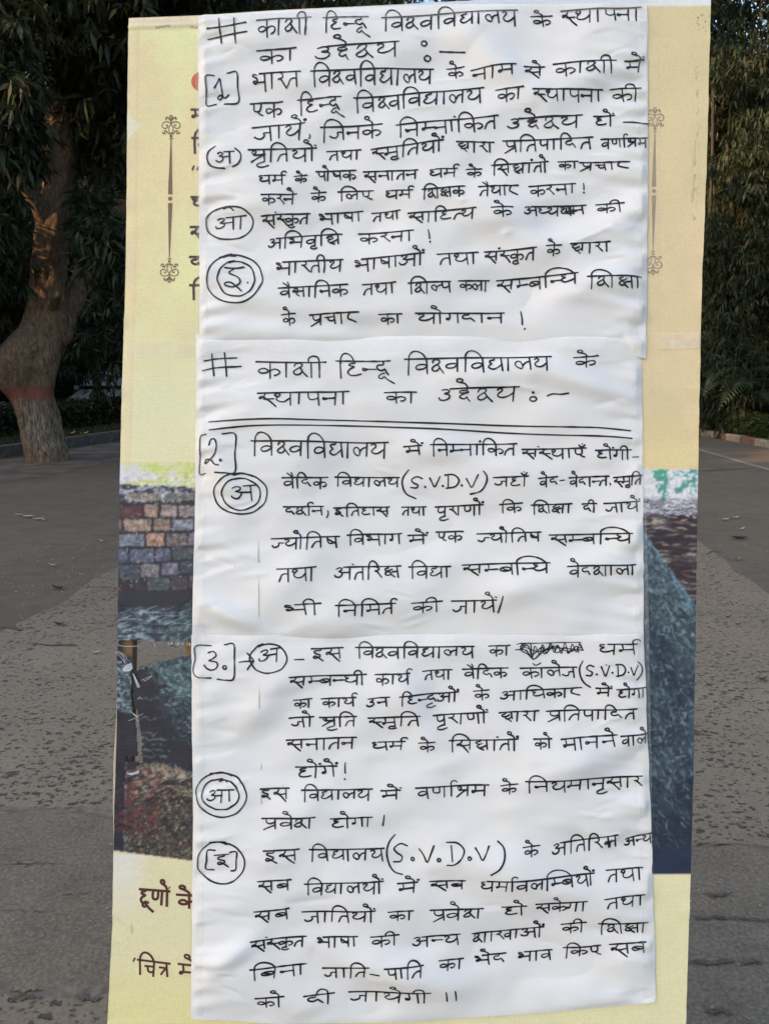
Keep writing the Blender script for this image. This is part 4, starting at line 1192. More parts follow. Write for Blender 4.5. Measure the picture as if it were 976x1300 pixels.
# ------------------------------------------------------------------ strokes
def smooth(pts, k=5, closed=False):
    pts = [np.array(p, float) for p in pts]
    if len(pts) < 3: 
        a, b = pts[0], pts[-1]; n = max(2, int(np.hypot(*(b - a)) / 4)); return [a + (b - a) * i / n for i in range(n + 1)]
    q = [pts[0] * 2 - pts[1]] + pts + [pts[-1] * 2 - pts[-2]]
    out_ = []
    for i in range(1, len(q) - 2):
        p0, p1, p2, p3 = q[i - 1], q[i], q[i + 1], q[i + 2]
        ds = np.hypot(*(p2 - p1)); kk = int(np.clip(ds / 1.6, 2, 14))
        for j in range(kk):
            t = j / kk
            out_.append(.5 * ((2 * p1) + (-p0 + p2) * t + (2 * p0 - 5 * p1 + 4 * p2 - p3) * t * t + (-p0 + 3 * p1 - 3 * p2 + p3) * t ** 3))
    out_.append(q[-2]); return out_
class Ink:
    def __init__(s, hfun, lift=.0005): s.V = []; s.F = []; s.h = hfun; s.lift = lift; s.k = 0
    def stroke(s, pts, w=2.4, var=.26, sm=True, taper=True):
        p = smooth(pts) if sm else [np.array(q, float) for q in pts]
        p = np.array(p)
        keep = [0] + [i for i in range(1, len(p)) if np.hypot(*(p[i] - p[i - 1])) > 1e-6]
        p = p[keep]
        if len(p) < 2: return
        d = np.gradient(p, axis=0); d /= np.hypot(d[:, 0], d[:, 1])[:, None] + 1e-9
        n = np.stack([-d[:, 1], d[:, 0]], 1)
        ws = np.full(len(p), w * .5) * (1 + var * (vnoise(np.arange(len(p)) / 4., np.zeros(len(p)), s.k) - .5) * 2)
        if taper:   # rounded ends
            p = np.concatenate([[p[0] - d[0] * w * .42], p, [p[-1] + d[-1] * w * .42]]); n = np.concatenate([[n[0]], n, [n[-1]]])
            ws = np.concatenate([[ws[0] * .45], ws, [ws[-1] * .45]])
        a = p + n * ws[:, None]; b = p - n * ws[:, None]
        l0 = s.lift + (s.k % 7) * .00003; s.k += 1
        base = len(s.V)
        ab = np.concatenate([a, b]); H = np.broadcast_to(s.h(ab[:, 0], ab[:, 1]), (len(ab),)) + l0
        for q, r, h1, h2 in zip(a, b, H[:len(a)].tolist(), H[len(a):].tolist()):
            s.V += [(float(bx(q[0])), float(by(q[1])), h1), (float(bx(r[0])), float(by(r[1])), h2)]
        for i in range(len(p) - 1): s.F.append((base + 2 * i + 1, base + 2 * i, base + 2 * i + 2, base + 2 * i + 3)[::-1])
    def dot(s, x, y, r=1.5):
        base = len(s.V); n = 10; h = float(s.h(x, y)) + s.lift + .0003
        s.V += [(float(bx(x + r * math.cos(6.283 * i / n))), float(by(y + r * math.sin(6.283 * i / n))), h) for i in range(n)]
        s.F.append(tuple(base + i for i in range(n))[::-1])
    def build(s, name, mat, parent): return build(name, s.V, s.F, mat, parent)

# ------------------------------------------------------------------ hand lettering (Devanagari)
# glyph: (width, anchor bar x, "x,y x,y; ..." strokes, headline start); headline y=0, foot y=100
def ps(t):
    return [[tuple(float(q) for q in p.split(',')) for p in s.split()] for s in t.split(';') if s.strip()]
GL = {
 'k': (86, 44, "44,0 44,104; 44,58 26,40 8,44 4,58 14,70 30,66 44,54 62,42 78,52 80,70 68,84 60,84", 0),
 'kh': (92, 78, "8,2 24,8 28,22 18,34 6,38; 14,38 24,52 44,92; 78,44 62,40 50,54 54,72 68,72 78,58; 78,0 78,100", 0),
 'g': (64, 50, "16,0 17,52 12,66 2,64 4,54 14,54; 50,0 50,100", 0),
 'ch': (74, 58, "6,34 58,34; 22,34 24,62 36,74 50,68 58,58; 58,0 58,100", 0),
 'j': (80, 62, "62,44 36,44 38,62 28,80 12,82 2,68; 62,0 62,100", 0),
 'N': (84, 66, "12,0 12,44 20,58 34,58 42,46 42,0; 66,0 66,100", 0),
 't': (66, 50, "50,44 34,40 20,50 12,70 6,96; 50,0 50,100", 0),
 'th': (80, 66, "16,30 6,22 12,8 24,10 26,24 16,38 12,54 22,70 42,72 56,60 66,44; 66,0 66,100", 0),
 'd': (64, 30, "32,0 32,20 16,22 6,36 12,54 28,58 38,48 44,58 54,84", 0),
 'dh': (80, 64, "24,4 10,2 6,14 14,26 24,30 10,42 8,58 20,72 40,70 64,54; 64,0 64,100", 40),
 'n': (70, 54, "54,48 14,48 6,42 2,52 10,60 20,50; 54,0 54,100", 0),
 'p': (68, 54, "14,0 14,38 22,56 38,56 54,44; 54,0 54,100", 0),
 'b': (74, 60, "60,46 44,34 20,36 8,52 18,68 40,66 60,50; 16,42 52,64; 60,0 60,100", 0),
 'bh': (88, 70, "24,10 10,2 4,14 16,22 28,30 30,46 16,58 8,50 14,44 30,50 70,50; 70,0 70,104", 44),
 'm': (76, 60, "16,0 18,50 12,66 4,66 4,54 16,54 60,52; 60,0 60,100", 0),
 'y': (78, 64, "8,18 16,8 26,14 26,28 14,44 12,62 26,74 46,66 64,42; 64,0 64,104", 0),
 'r': (50, 28, "18,0 30,10 32,24 22,36 8,38; 20,38 30,56 48,94", 0),
 'rr': (66, 28, "22,0 16,24 12,46 18,60 40,76 62,92", 0),
 'l': (82, 68, "30,84 14,72 6,50 16,30 30,34 37,56 36,78; 37,60 50,38 68,32; 68,0 68,88", 0),
 'v': (68, 52, "52,44 34,36 14,42 4,58 14,72 34,68 52,50; 52,0 52,100", 0),
 'sh': (88, 70, "8,28 12,10 26,5 36,16 30,34 14,50 4,66 12,82 28,78 36,62; 30,38 40,66 56,96; 70,0 70,100", 0),
 'sh-': (58, 42, "8,28 12,10 26,5 36,16 30,34 14,50 4,66 12,82 28,78 36,62; 30,38 40,66 56,96", 0),
 'Sh': (70, 54, "14,0 14,40 22,58 38,58 54,44; 16,26 50,64; 54,0 54,100", 0),
 's': (88, 70, "30,0 28,18 16,38 4,50 2,38 14,34 28,48 44,76 66,112; 20,50 44,50 70,44; 70,0 70,84", 0),
 's-': (58, 40, "26,0 24,18 14,36 4,48 2,36 14,34 28,48 46,78 66,110; 20,50 58,48", 0),
 'h': (66, 34, "36,0 36,10 18,14 12,28 34,36 16,48 6,66 16,84 36,86 58,80", 0),
 'a': (88, 72, "8,12 22,2 36,10 30,28 18,36 34,44 36,64 22,82 4,78 0,66; 36,44 72,42; 72,0 72,102", 50),
 'I': (66, 32, "46,0 42,14 16,18 10,30 26,42 42,54 36,70 14,78 6,68 16,60 34,72 58,100", 0),
 'u_': (58, 36, "10,8 26,2 40,12 34,28 20,36 38,44 40,64 24,82 6,78 0,64", 44),
 'E': (70, 50, "14,0 14,46 24,60 40,58 48,44 50,0; 34,58 46,78 62,90", 0),
 'dd': (62, 34, "34,0 34,14 14,18 10,32 30,34 40,24; 40,30 22,44 12,62 24,76 38,62; 36,68 44,96", 0),
 'ddh': (90, 68, "36,0 36,14 14,18 10,34 30,42 42,34; 30,46 14,58 22,74 42,72 68,50; 24,78 50,96; 68,0 68,92", 0),
 'dv': (78, 60, "30,0 30,14 12,20 6,34 18,46 36,42 46,32; 34,44 22,58 28,72 46,66 60,46; 60,0 60,70; 36,72 52,100", 0),
 'dy': (78, 64, "38,0 36,14; 34,16 16,20 14,32 24,40 12,52 8,68 24,80 46,68 64,46; 64,0 64,92", 0),
 'ksh': (86, 68, "26,0 26,14 8,24 14,38 30,38 46,24; 30,38 12,52 6,68 18,80 34,72 36,58 26,52; 34,72 50,96; 42,50 68,44; 68,0 68,98", 0),
 'gya': (84, 64, "16,18 32,18 34,36 20,50 6,46 10,36 30,44 64,42; 34,46 26,70 40,92; 64,0 64,96", 0),
 'shr': (84, 64, "10,26 14,10 28,12 28,28 14,40 34,44 64,40; 66,40 40,62 6,104; 64,0 64,98", 0),
 'pr': (70, 54, "14,0 14,34 22,50 38,50 54,38; 54,62 30,80 2,108; 54,0 54,98", 0),
 'tr': (70, 54, "6,34 54,34; 52,36 34,54 12,86; 54,0 54,100", 0),
 'kt': (88, 70, "30,0 30,94; 30,54 16,44 6,56 16,66 30,54 44,44 70,42; 50,44 40,62 36,92; 70,0 70,100", 0),
}
def half(g):
    w, b, s, h = GL[g]
    st = [x for x in ps(s)][:-1]
    return (b - 6, b - 10, st, h)
def word_strokes(tokens):
    """strokes in glyph units, total width, headline start"""
    x = 6.0; out_ = []; bar = 0; pend = None; first = True; hl0 = 0; start = 0; has_h = False
    for tk in tokens.split():
        j = lambda a=2.5: random.uniform(-a, a)
        if tk == 'i':
            pend = x + 12; out_.append([(pend + j(), 2), (pend + j(3), 102 + j(7))]); x += 34
            start = pend
        elif tk == 'aa':
            b = x + 15; out_.append([(b + j(), 0), (b + j(3), 96 + j(8))]); bar = b; x += 38
        elif tk == 'oo':   # candra o bar
            b = x + 10; out_.append([(b, 0), (b, 100)]); out_.append([(b - 42, -44), (b - 34, -28), (b - 18, -30), (b - 4, -48)]); bar = b; x += 32
        elif tk == 'ii':
            b = x + 10; out_.append([(b - 36, 2), (b - 38, -22), (b - 24, -44 + j(4)), (b - 6, -34), (b, -6), (b + 1, 50), (b + j(), 100)]); bar = b; x += 34
        elif tk in ('e', 'ai', 'o'):
            if tk == 'o':
                b = x + 10; out_.append([(b + j(), 0), (b + j(2), 100)]); bar = b; x += 32
            out_.append([(bar + 2, 2), (bar, -18), (bar - 8, -34 + j(4)), (bar - 20, -42), (bar - 34, -52), (bar - 32, -66 + j(4)), (bar - 20, -68), (bar - 14, -54), (bar - 22, -43)])
            if tk == 'ai': out_[-1] = [(bar + 1, 1), (bar - 10, -22), (bar - 30, -44)]; out_.append([(bar + 3, 1), (bar + 2, -24), (bar - 6, -50)])
        elif tk == 'anu':
            out_.append([(bar + 13, -26), (bar + 19, -22)]) if random.random() < .6 else out_.append([(bar + 14, -26), (bar + 20, -30), (bar + 22, -22), (bar + 15, -20), (bar + 14, -26)])
        elif tk == 'chandra':
            out_.append([(bar - 16, -34), (bar - 8, -18), (bar + 8, -18), (bar + 16, -36)]); out_.append([(bar + 1, -46), (bar + 2, -44)])
        elif tk == 'reph':
            out_.append([(bar, 0), (bar - 4, -24), (bar + 4, -44), (bar + 20, -46), (bar + 26, -34)])
        elif tk == 'u':
            out_.append([(bar, 98), (bar - 18, 108), (bar - 32, 120), (bar - 28, 138), (bar - 6, 143), (bar + 18, 130)])
        elif tk == 'uu':
            out_.append([(bar + 10, 74), (bar - 8, 84), (bar - 16, 102), (bar - 2, 110), (bar + 8, 96), (bar + 18, 112), (bar + 50, 140)])
        elif tk == 'ri':
            out_.append([(bar, 96), (bar - 20, 98), (bar - 26, 114), (bar - 10, 124), (bar + 10, 116)])
        else:
            if tk in GL: w, b, s, h = GL[tk]; st = ps(s)
            else: w, b, st, h = half(tk[:-1])
            if first: hl0 = h
            sx = 1 + random.uniform(-.09, .07); sy = 1 + random.uniform(-.08, .05); sh_ = random.uniform(-.05, .07)
            for s_ in st: out_.append([(x + px * sx + py * sh_ + j(1.8), py * sy + (j(2.4) if py > 3 else 0)) for px, py in s_])
            bar = x + b * sx; x += w * sx + random.uniform(-2, 7)
            if pend is not None and not tk.endswith('-'):
                p = pend; span = bar - p
                hh = 40 + span * .16
                out_.append([(p + 1, 12), (p + 2, -hh * .45), (p + span * .22, -hh * .95), (p + span * .5, -hh), (p + span * .8, -hh * .62), (bar, 2)]); pend = None
        first = False
    return out_, x, hl0
PAN = {'A': (240, 0), 'B': (530, 0), 'C': (240, 180), 'D': (530, 180), 'E': (240, 420), 'F': (530, 420), 'G': (240, 590), 'H': (530, 590), 'I': (240, 790), 'J': (530, 790), 'K': (240, 1040), 'L': (530, 1040)}
ZS = 976 / 300.
def pc(p, x, y): return (PAN[p][0] + x / ZS, PAN[p][1] + y / ZS)
WORDS = """
1 A 283 100 505 85 75 k aa sh ii
1 A 555 85 740 75 66 i h n- d uu
1 A 795 80 1353 52 62 i v sh- v i v dy aa l y
1 B 465 76 552 72 38 k e
1 B 588 52 918 38 60 s- th aa p n aa
1 A 283 225 445 213 50 k aa
1 A 512 212 865 185 62 u_ dd e sh- y
1 A 258 318 462 310 65 bh aa r t
1 A 505 308 1008 290 62 i v sh- v i v dy aa l y
1 B 120 289 190 284 44 k e
1 B 218 302 400 284 46 n aa m
1 B 434 292 520 286 44 s e
1 B 555 275 812 262 54 k aa sh ii
1 B 848 266 928 259 50 m e anu
1 A 255 435 388 428 56 E k
1 A 450 425 628 412 60 i h n- d uu
1 A 680 418 1213 375 58 i v sh- v i v dy aa l y
1 B 318 388 430 377 50 k aa
1 B 468 388 758 382 48 s- th aa p n aa
1 B 790 378 918 370 50 k ii
1 A 263 535 480 520 58 j aa y e anu
1 A 545 540 797 524 54 i j n k e
1 A 855 528 1273 490 52 i n m- n aa anu i k t
1 B 365 500 675 484 50 u_ dd e sh- y
1 B 722 490 806 486 42 h o anu
1 A 248 630 528 620 50 shr u i t y o anu
1 A 570 632 710 630 38 t th aa
1 A 752 628 1048 590 44 s- m ri i t y o anu
1 B 158 598 312 596 42 dv aa r aa
1 B 348 590 720 572 45 pr i t p aa i d t
1 B 752 582 945 574 38 v N aa reph shr m
1 C 288 150 400 148 36 dh m reph
1 C 437 152 490 148 30 k e
1 C 526 132 690 128 38 p o Sh k
1 C 720 135 943 128 40 s n aa t n
1 D 42 128 160 122 36 dh m reph
1 D 198 126 262 120 32 k e
1 D 303 105 535 88 44 i s ddh aa anu t o
1 D 575 90 657 88 32 k aa
1 D 664 94 870 90 32 pr ch aa rr
1 C 303 232 447 226 40 k r n e
1 C 506 222 568 216 36 k e
1 C 616 215 760 212 38 i l E
1 C 806 215 922 212 34 dh m reph
1 C 960 212 1133 200 38 i sh ksh k
1 D 246 200 412 188 42 t ai y aa rr
1 D 456 192 648 178 42 k r n aa
1 C 303 318 502 305 42 s anu s- k ri t
1 C 530 305 718 292 40 bh aa Sh aa
1 C 755 300 870 292 36 t th aa
1 C 903 305 1178 290 40 s aa i h t- y
1 D 296 290 386 285 42 k e
1 D 428 280 692 265 38 a dh- y y n
1 D 733 264 847 258 38 k ii
1 C 328 408 632 385 46 a i bh v ri i ddh
1 C 700 385 925 376 44 k r n aa
1 C 356 508 637 495 50 bh aa r t ii y
1 C 678 500 968 470 48 bh aa Sh aa a o anu
1 D 78 475 246 465 46 t th aa
1 D 272 465 482 452 46 s anu s- k ri t
1 D 522 444 586 438 42 k e
1 D 622 432 788 420 42 dv aa r aa
1 C 373 612 657 600 44 v ai gya aa i n k
1 C 716 600 852 590 44 t th aa
1 C 903 594 1078 585 44 i sh l- p
1 D 166 582 292 580 40 k l aa
1 D 323 578 652 552 46 s m- b i n- dh
1 D 688 570 917 565 50 i sh ksh aa
1 C 385 720 442 715 42 k e
1 C 500 722 702 712 40 pr ch aa rr
1 C 783 722 878 718 36 k aa
1 C 933 715 1298 712 42 y o g d aa n
2 E 280 133 567 135 62 k aa sh ii
2 E 608 130 830 133 64 i h n- d uu
2 E 888 124 1488 114 60 i v sh- v i v dy aa l y
2 F 636 118 738 108 42 k e
2 E 288 262 662 255 52 s- th aa p n aa
2 E 806 260 937 258 42 k aa
2 F 78 248 414 235 56 u_ dd e sh- y
2 E 260 455 822 465 64 i v sh- v i v dy aa l y
2 E 885 480 958 476 38 m e anu
2 F 50 472 407 468 46 i n m- n aa anu i k t
2 F 428 490 692 486 40 s anu s- th aa E chandra
2 F 730 494 880 492 38 h o anu g ii
2 G 388 55 574 54 42 v ai i d k
2 G 603 52 867 54 38 i v dy aa l y
2 H 310 54 452 48 40 j h aa chandra
2 H 495 57 574 50 38 v e d
2 H 622 54 787 48 38 v e d aa n- t
2 H 806 54 922 45 36 s- m ri i t
2 G 393 174 556 172 36 d sh reph n
2 G 598 178 827 175 34 I i t h aa s
2 G 878 176 978 174 36 t th aa
2 H 72 174 270 165 40 p u r aa N o anu
2 H 336 165 430 158 36 i k
2 H 466 168 634 162 36 i sh ksh aa
2 H 676 162 737 160 36 d ii
2 H 766 160 914 152 40 j aa y e anu
2 G 343 305 622 295 44 j- y o i t Sh
2 G 653 290 877 285 42 i v bh aa g
2 G 903 293 982 290 38 m e anu
2 H 76 278 187 275 40 E k
2 H 243 285 505 278 38 j- y o i t Sh
2 H 538 290 880 282 42 s m- b i n- dh
2 G 366 430 527 420 56 t th aa
2 G 598 424 874 418 48 a anu t i r ksh
2 G 906 420 1078 418 46 i v dy aa
2 H 181 412 539 402 44 s m- b i n- dh
2 H 610 417 897 412 44 v e d sh aa l aa
2 G 386 578 547 570 44 bh ii
2 G 606 578 852 570 44 i n i m t reph
2 G 918 570 1044 560 42 k ii
2 H 138 562 320 555 50 j aa y e anu
3 I 506 108 637 103 50 I s
3 I 688 102 1173 96 44 i v sh- v i v dy aa l y
3 J 290 95 377 92 40 k aa
3 J 733 87 900 88 42 dh m reph
3 I 418 222 732 212 40 s m- b n- dh ii
3 I 768 212 910 206 40 k aa y reph
3 J 20 198 140 192 38 t th aa
3 J 183 190 370 185 40 v ai i d k
3 J 420 186 652 182 40 k oo l e j
3 I 435 316 510 310 34 k aa
3 I 547 312 690 303 36 k aa y reph
3 I 728 310 827 300 38 u_ n
3 I 868 298 1110 284 38 i h n- d u a o anu
3 J 228 279 292 275 36 k e
3 J 336 282 674 268 36 a aa i dh k aa rr
3 J 733 271 796 269 34 m e anu
3 J 816 275 937 268 36 h o g aa
3 I 416 390 517 385 40 j o
3 I 540 388 692 382 38 shr u i t
3 I 740 388 952 378 40 s- m ri i t
3 J 62 378 287 366 42 p u r aa N o anu
3 J 333 368 497 362 40 dv aa r aa
3 J 528 364 902 355 40 pr i t p aa i d t
3 I 403 482 692 468 44 s n aa t n
3 I 746 490 892 486 34 dh m reph
3 I 946 492 1013 486 36 k e
3 J 128 482 410 475 44 i s ddh aa anu t o anu
3 J 473 475 547 472 36 k o
3 J 585 475 817 460 44 m aa n n e
3 J 832 466 947 458 42 v aa l e
3 I 442 592 612 586 44 h o anu g e anu
3 I 298 680 417 675 44 I s
3 I 468 682 757 680 42 i v dy aa l y
3 I 792 686 872 680 36 m e anu
3 I 933 672 1233 662 44 v N aa reph shr m
3 J 338 664 407 656 38 k e
3 J 438 645 922 632 46 i n y m aa n u s aa r
3 I 306 798 524 790 42 pr v e sh
3 I 586 796 757 790 40 h o g aa
3 K 313 115 459 108 48 I s
3 K 500 110 805 108 46 i v dy aa l y
3 L 428 100 497 93 38 k e
3 L 546 92 822 60 46 a i t i r kt
3 L 848 78 966 55 38 a n- y
3 K 290 240 427 230 42 s b
3 K 481 248 802 240 44 i v dy aa l y o anu
3 K 860 248 942 242 38 m e anu
3 L 48 240 192 235 38 s b
3 L 250 235 722 212 42 dh m aa reph v l i m- b y o anu
3 L 773 204 928 198 46 t th aa
3 K 276 362 418 348 42 s b
3 K 470 366 770 358 46 j aa i t y o anu
3 K 822 362 924 358 38 k aa
3 L 50 358 266 352 44 pr v e sh
3 L 342 345 442 338 42 h o
3 L 480 332 690 322 42 s k e g aa
3 L 763 316 930 302 44 t th aa
3 K 262 480 487 468 42 s anu s- k ri t
3 K 526 472 697 465 40 bh aa Sh aa
3 K 750 468 867 462 40 k ii
3 K 918 476 1117 464 42 a n- y
3 L 223 466 518 438 44 sh aa kh aa a o anu
3 L 588 426 692 418 40 k ii
3 L 742 424 947 422 44 i sh ksh aa
3 K 258 600 486 585 44 i b n aa
3 K 553 600 745 585 44 j aa i t
3 K 806 588 965 582 42 p aa i t
3 L 86 570 188 567 36 k aa
3 L 226 562 364 552 38 bh e d
3 L 408 550 554 538 40 bh aa v
3 L 600 530 752 515 40 i k E
3 L 788 512 937 498 44 s b
3 K 278 722 395 715 42 k o
3 K 476 716 602 705 44 d ii
3 K 660 706 995 692 46 j aa y e g ii
"""
paper = {}
LAB = {1: 'top white paper sheet of black Hindi handwriting taped to the banner', 2: 'middle white paper sheet of handwriting with a ruled double line', 3: 'bottom white paper sheet of handwriting with a scribbled-out word'}
for k, s in SH.items():
    o_v = max(b for a, b in s['B'])
    nu, nv = 300, int((o_v - min(b for a, b in s['T'])) / 1.9)
    A_, B_ = np.meshgrid(np.linspace(0, 1, nu), np.linspace(0, 1, nv))
    mid_u = 250 + A_ * 572
    tp = interp(s['T'], mid_u); bt = interp(s['B'], mid_u)
    v_ = tp + (bt - tp) * B_
    u_ = interp(s['L'], v_) + (interp(s['R'], v_) - interp(s['L'], v_)) * A_
    # slightly uneven cut edges
    u_ = u_ + np.where(A_ == 0, .9 * (vnoise(v_ / 14., v_ * 0, 80) - .5), 0) + np.where(A_ == 1, 1.4 * (vnoise(v_ / 12., v_ * 0, 81) - .5), 0)
    z_ = hp(u_, v_, k)
    Vp = np.stack([bx(u_), by(v_) - by(o_v), z_], -1).reshape(-1, 3)
    idx = np.arange(nu * nv).reshape(nv, nu)
    Fp = np.stack([idx[1:, :-1], idx[1:, 1:], idx[:-1, 1:], idx[:-1, :-1]], -1).reshape(-1, 4)
    root = empty('paper_sheet', mat=BM @ Matrix.Translation((0, float(by(o_v)), 0)))
    tag(root, LAB[k], 'paper', 'handwritten sheets on the banner')
    build_np('sheet', Vp, Fp, M['paper'], root, True)
    paper[k] = (root, float(by(o_v)))
def put(ink, name, k, mat='ink'):
    root, off = paper[k]
    ink.V = [(a, b - off, c) for a, b, c in ink.V]
    return ink.build(name, M[mat], root)
def new_ink(k): return Ink(lambda u, v: hp(np.asarray(u, float), np.asarray(v, float), k), .0007)
INKW = 2.05
random.seed(12)
for line in WORDS.strip().splitlines():
    t_ = line.split()
    k = int(t_[0]); pn = t_[1]; x0, y0, x1, y1, hh = (float(q) for q in t_[2:7])
    st, wd, hl = word_strokes(' '.join(t_[7:]))
    a = np.array(pc(pn, x0, y0)); b = np.array(pc(pn, x1, y1)); hpx = hh / ZS
    ink = new_ink(k)
    def mp(x, y): 
        p = a + (b - a) * (x / wd); return (p[0], p[1] + y / 100. * hpx)
    for s_ in st: ink.stroke([mp(x, y) for x, y in s_], INKW)
    w0 = hl / wd
    ink.stroke([mp(wd * w0, random.uniform(-3, 3)), mp(wd * (w0 + (1 - w0) * .4), random.uniform(-3, 2)), mp(wd * .8, random.uniform(-2, 2)), mp(wd, random.uniform(-4, 2))], INKW)
    put(ink, 'written_word', k)
def marks(k, pn, name, strokes, dots=(), w=INKW):
    ink = new_ink(k)
    for s_ in strokes: ink.stroke([pc(pn, x, y) for x, y in s_], w)
    for (x, y, r) in dots:
        q = pc(pn, x, y); ink.dot(q[0], q[1], r)
    return put(ink, name, k)
def ell(cx, cy, rx, ry, a0=-2.2, turn=6.6, wob=.03):
    n = 22
    return [(cx + rx * (1 + random.uniform(-wob, wob) + .04 * i / n) * math.cos(a0 + turn * i / n), cy + ry * (1 + random.uniform(-wob, wob) + .04 * i / n) * math.sin(a0 + turn * i / n)) for i in range(n + 1)]
def glyph_at(tokens, x0, y0, x1, y1, h):
    st, wd, hl = word_strokes(tokens); o_ = []
    for s_ in st + [[(hl, 0), (wd, -2)]]: o_.append([(x0 + (x1 - x0) * x / wd, y0 + (y1 - y0) * x / wd + y / 100. * h) for x, y in s_])
    return o_
# sheet 1 marks
marks(1, 'A', 'hash_mark', [[(128, 88), (132, 140), (138, 190)], [(190, 86), (193, 140), (197, 192)], [(78, 128), (150, 124), (240, 108)], [(80, 166), (150, 158), (244, 148)]])
marks(1, 'B', 'colon', [ell(25, 192, 11, 10, wob=.05), ell(40, 250, 12, 10, wob=.05), [(90, 222), (140, 224), (192, 228)]])
marks(1, 'A', 'bracketed_number', [[(108, 322), (74, 326), (76, 380), (74, 438), (114, 434)], [(162, 312), (200, 308), (204, 370), (205, 428), (148, 433)],
      [(108, 372), (120, 352), (130, 334), (136, 366), (140, 402), (128, 416), (120, 406), (134, 398), (150, 408), (166, 396)]])
marks(1, 'A', 'comma', [[(500, 566), (502, 574), (497, 582)]])
marks(1, 'B', 'dash', [[(843, 514), (890, 514), (946, 517)]])
marks(1, 'A', 'bracketed_letter', [[(112, 612), (86, 634), (78, 660), (90, 688), (118, 700), (152, 704)], [(194, 622), (214, 640), (218, 662), (206, 686), (184, 698)]] + glyph_at('a', 112, 640, 190, 636, 50))
marks(1, 'D', 'exclamation_mark', [[(680, 178), (682, 190), (682, 203)]], [(682, 215, 1.4)])
marks(1, 'C', 'exclamation_mark', [[(985, 375), (989, 392), (991, 410)]], [(993, 424, 1.4)])
marks(1, 'D', 'exclamation_mark', [[(423, 705), (427, 730), (428, 760)]], [(438, 778, 1.4)])
marks(1, 'D', 'overwriting', [[(608, 280), (622, 300), (640, 282), (642, 300)], [(612, 276), (612, 298)], [(620, 276), (634, 298)], [(640, 274), (640, 300)], [(606, 290), (642, 290)], [(610, 298), (642, 297)]], w=1.8)
marks(1, 'C', 'circled_letter', [ell(170, 342, 97, 66), [(146, 284), (170, 278), (188, 292)]] + glyph_at('a aa', 106, 322, 240, 314, 52))
marks(1, 'C', 'circled_letter', [ell(193, 572, 112, 97, -2.0), ell(200, 572, 74, 72, -2.0), [(130, 484), (160, 476), (196, 480)], [(196, 530), (170, 548), (206, 566), (216, 588), (190, 606), (156, 600), (154, 590), (176, 588), (200, 604), (222, 624)], [(154, 528), (196, 530), (232, 525)]], [(247, 590, 1.2)])
# sheet 2 marks
marks(2, 'E', 'hash_mark', [[(98, 98), (100, 140), (106, 188)], [(150, 94), (154, 140), (158, 190)], [(64, 126), (120, 118), (200, 115)], [(57, 166), (120, 154), (218, 150)]])
marks(2, 'F', 'colon', [ell(473, 284, 13, 9, wob=.05), [(530, 272), (552, 264), (584, 266), (616, 262)]], [(472, 258, 2.0)])
marks(2, 'E', 'ruled_line', [[(86, 378), (300, 368), (500, 370), (760, 376), (943, 382), (1150, 388), (1400, 396), (1600, 399), (1700, 402), (1820, 413)]])
marks(2, 'E', 'ruled_line', [[(90, 412), (180, 402), (300, 394), (600, 394), (943, 404), (1150, 414), (1400, 428), (1700, 436), (1823, 445)]])
marks(2, 'E', 'bracketed_number', [[(76, 430), (52, 442), (50, 510), (46, 590), (70, 590)], [(142, 428), (196, 430), (194, 510), (196, 584), (150, 588), (114, 586)],
      [(90, 474), (96, 452), (112, 450), (120, 476), (112, 510), (90, 536), (72, 550), (76, 534), (96, 534), (112, 552), (130, 556)]], [(137, 536, 2.0)])
marks(2, 'F', 'dash', [[(884, 522), (909, 521)]])
marks(2, 'G', 'circled_letter', [ell(218, 120, 107, 82, -1.9), ell(220, 122, 77, 63, -1.9), [(190, 44), (230, 38), (268, 50)]] + glyph_at('a', 170, 92, 278, 86, 62))
marks(2, 'G', 'bracketed_initials', [[(906, 22), (884, 52), (880, 84), (896, 120), (936, 140)], [(962, 58), (940, 50), (918, 62), (926, 76), (944, 84), (938, 96), (914, 94)],
      [(992, 55), (1002, 74), (1012, 92), (1024, 72), (1034, 50)], [(1068, 48), (1068, 94)], [(1054, 44), (1090, 42), (1112, 64), (1098, 90), (1060, 98)],
      [(1142, 58), (1152, 76), (1164, 94), (1178, 68), (1190, 42)], [(1212, 28), (1226, 50), (1222, 80), (1200, 110), (1158, 122)]], [(974, 92, 1.6), (1046, 88, 1.6), (1124, 86, 1.6)])
marks(2, 'H', 'dash', [[(584, 66), (602, 64)]])
marks(2, 'H', 'comma', [[(790, 76), (794, 80), (792, 84)]])
marks(2, 'G', 'comma', [[(574, 190), (576, 202), (570, 218)]])
marks(2, 'H', 'full_stop', [[(346, 540), (338, 574), (328, 608)]])
# sheet 3 marks
marks(3, 'I', 'bracketed_number', [[(94, 95), (30, 98), (28, 150), (20, 200), (40, 222), (96, 226)], [(150, 90), (188, 88), (192, 150), (190, 226), (158, 234), (122, 230)],
      [(82, 124), (104, 118), (116, 134), (98, 150), (84, 156), (118, 162), (120, 182), (98, 194), (76, 186), (66, 174)], ell(152, 182, 7, 7)])
marks(3, 'I', 'arrow', [[(212, 160), (240, 156), (272, 156)], [(244, 124), (260, 140), (272, 156), (258, 172), (246, 190)]])
marks(3, 'I', 'circled_letter', [ell(332, 145, 73, 58)] + glyph_at('a', 286, 114, 378, 104, 56))
marks(3, 'I', 'dash', [[(438, 151), (456, 150), (476, 150)]])
scr = [(405, 88), (430, 84), (420, 110), (450, 92), (470, 140), (480, 96), (500, 130), (512, 90), (530, 126), (545, 84), (560, 122), (575, 92), (590, 126), (604, 84), (620, 124), (634, 88), (650, 120), (664, 86), (676, 112), (660, 78)]
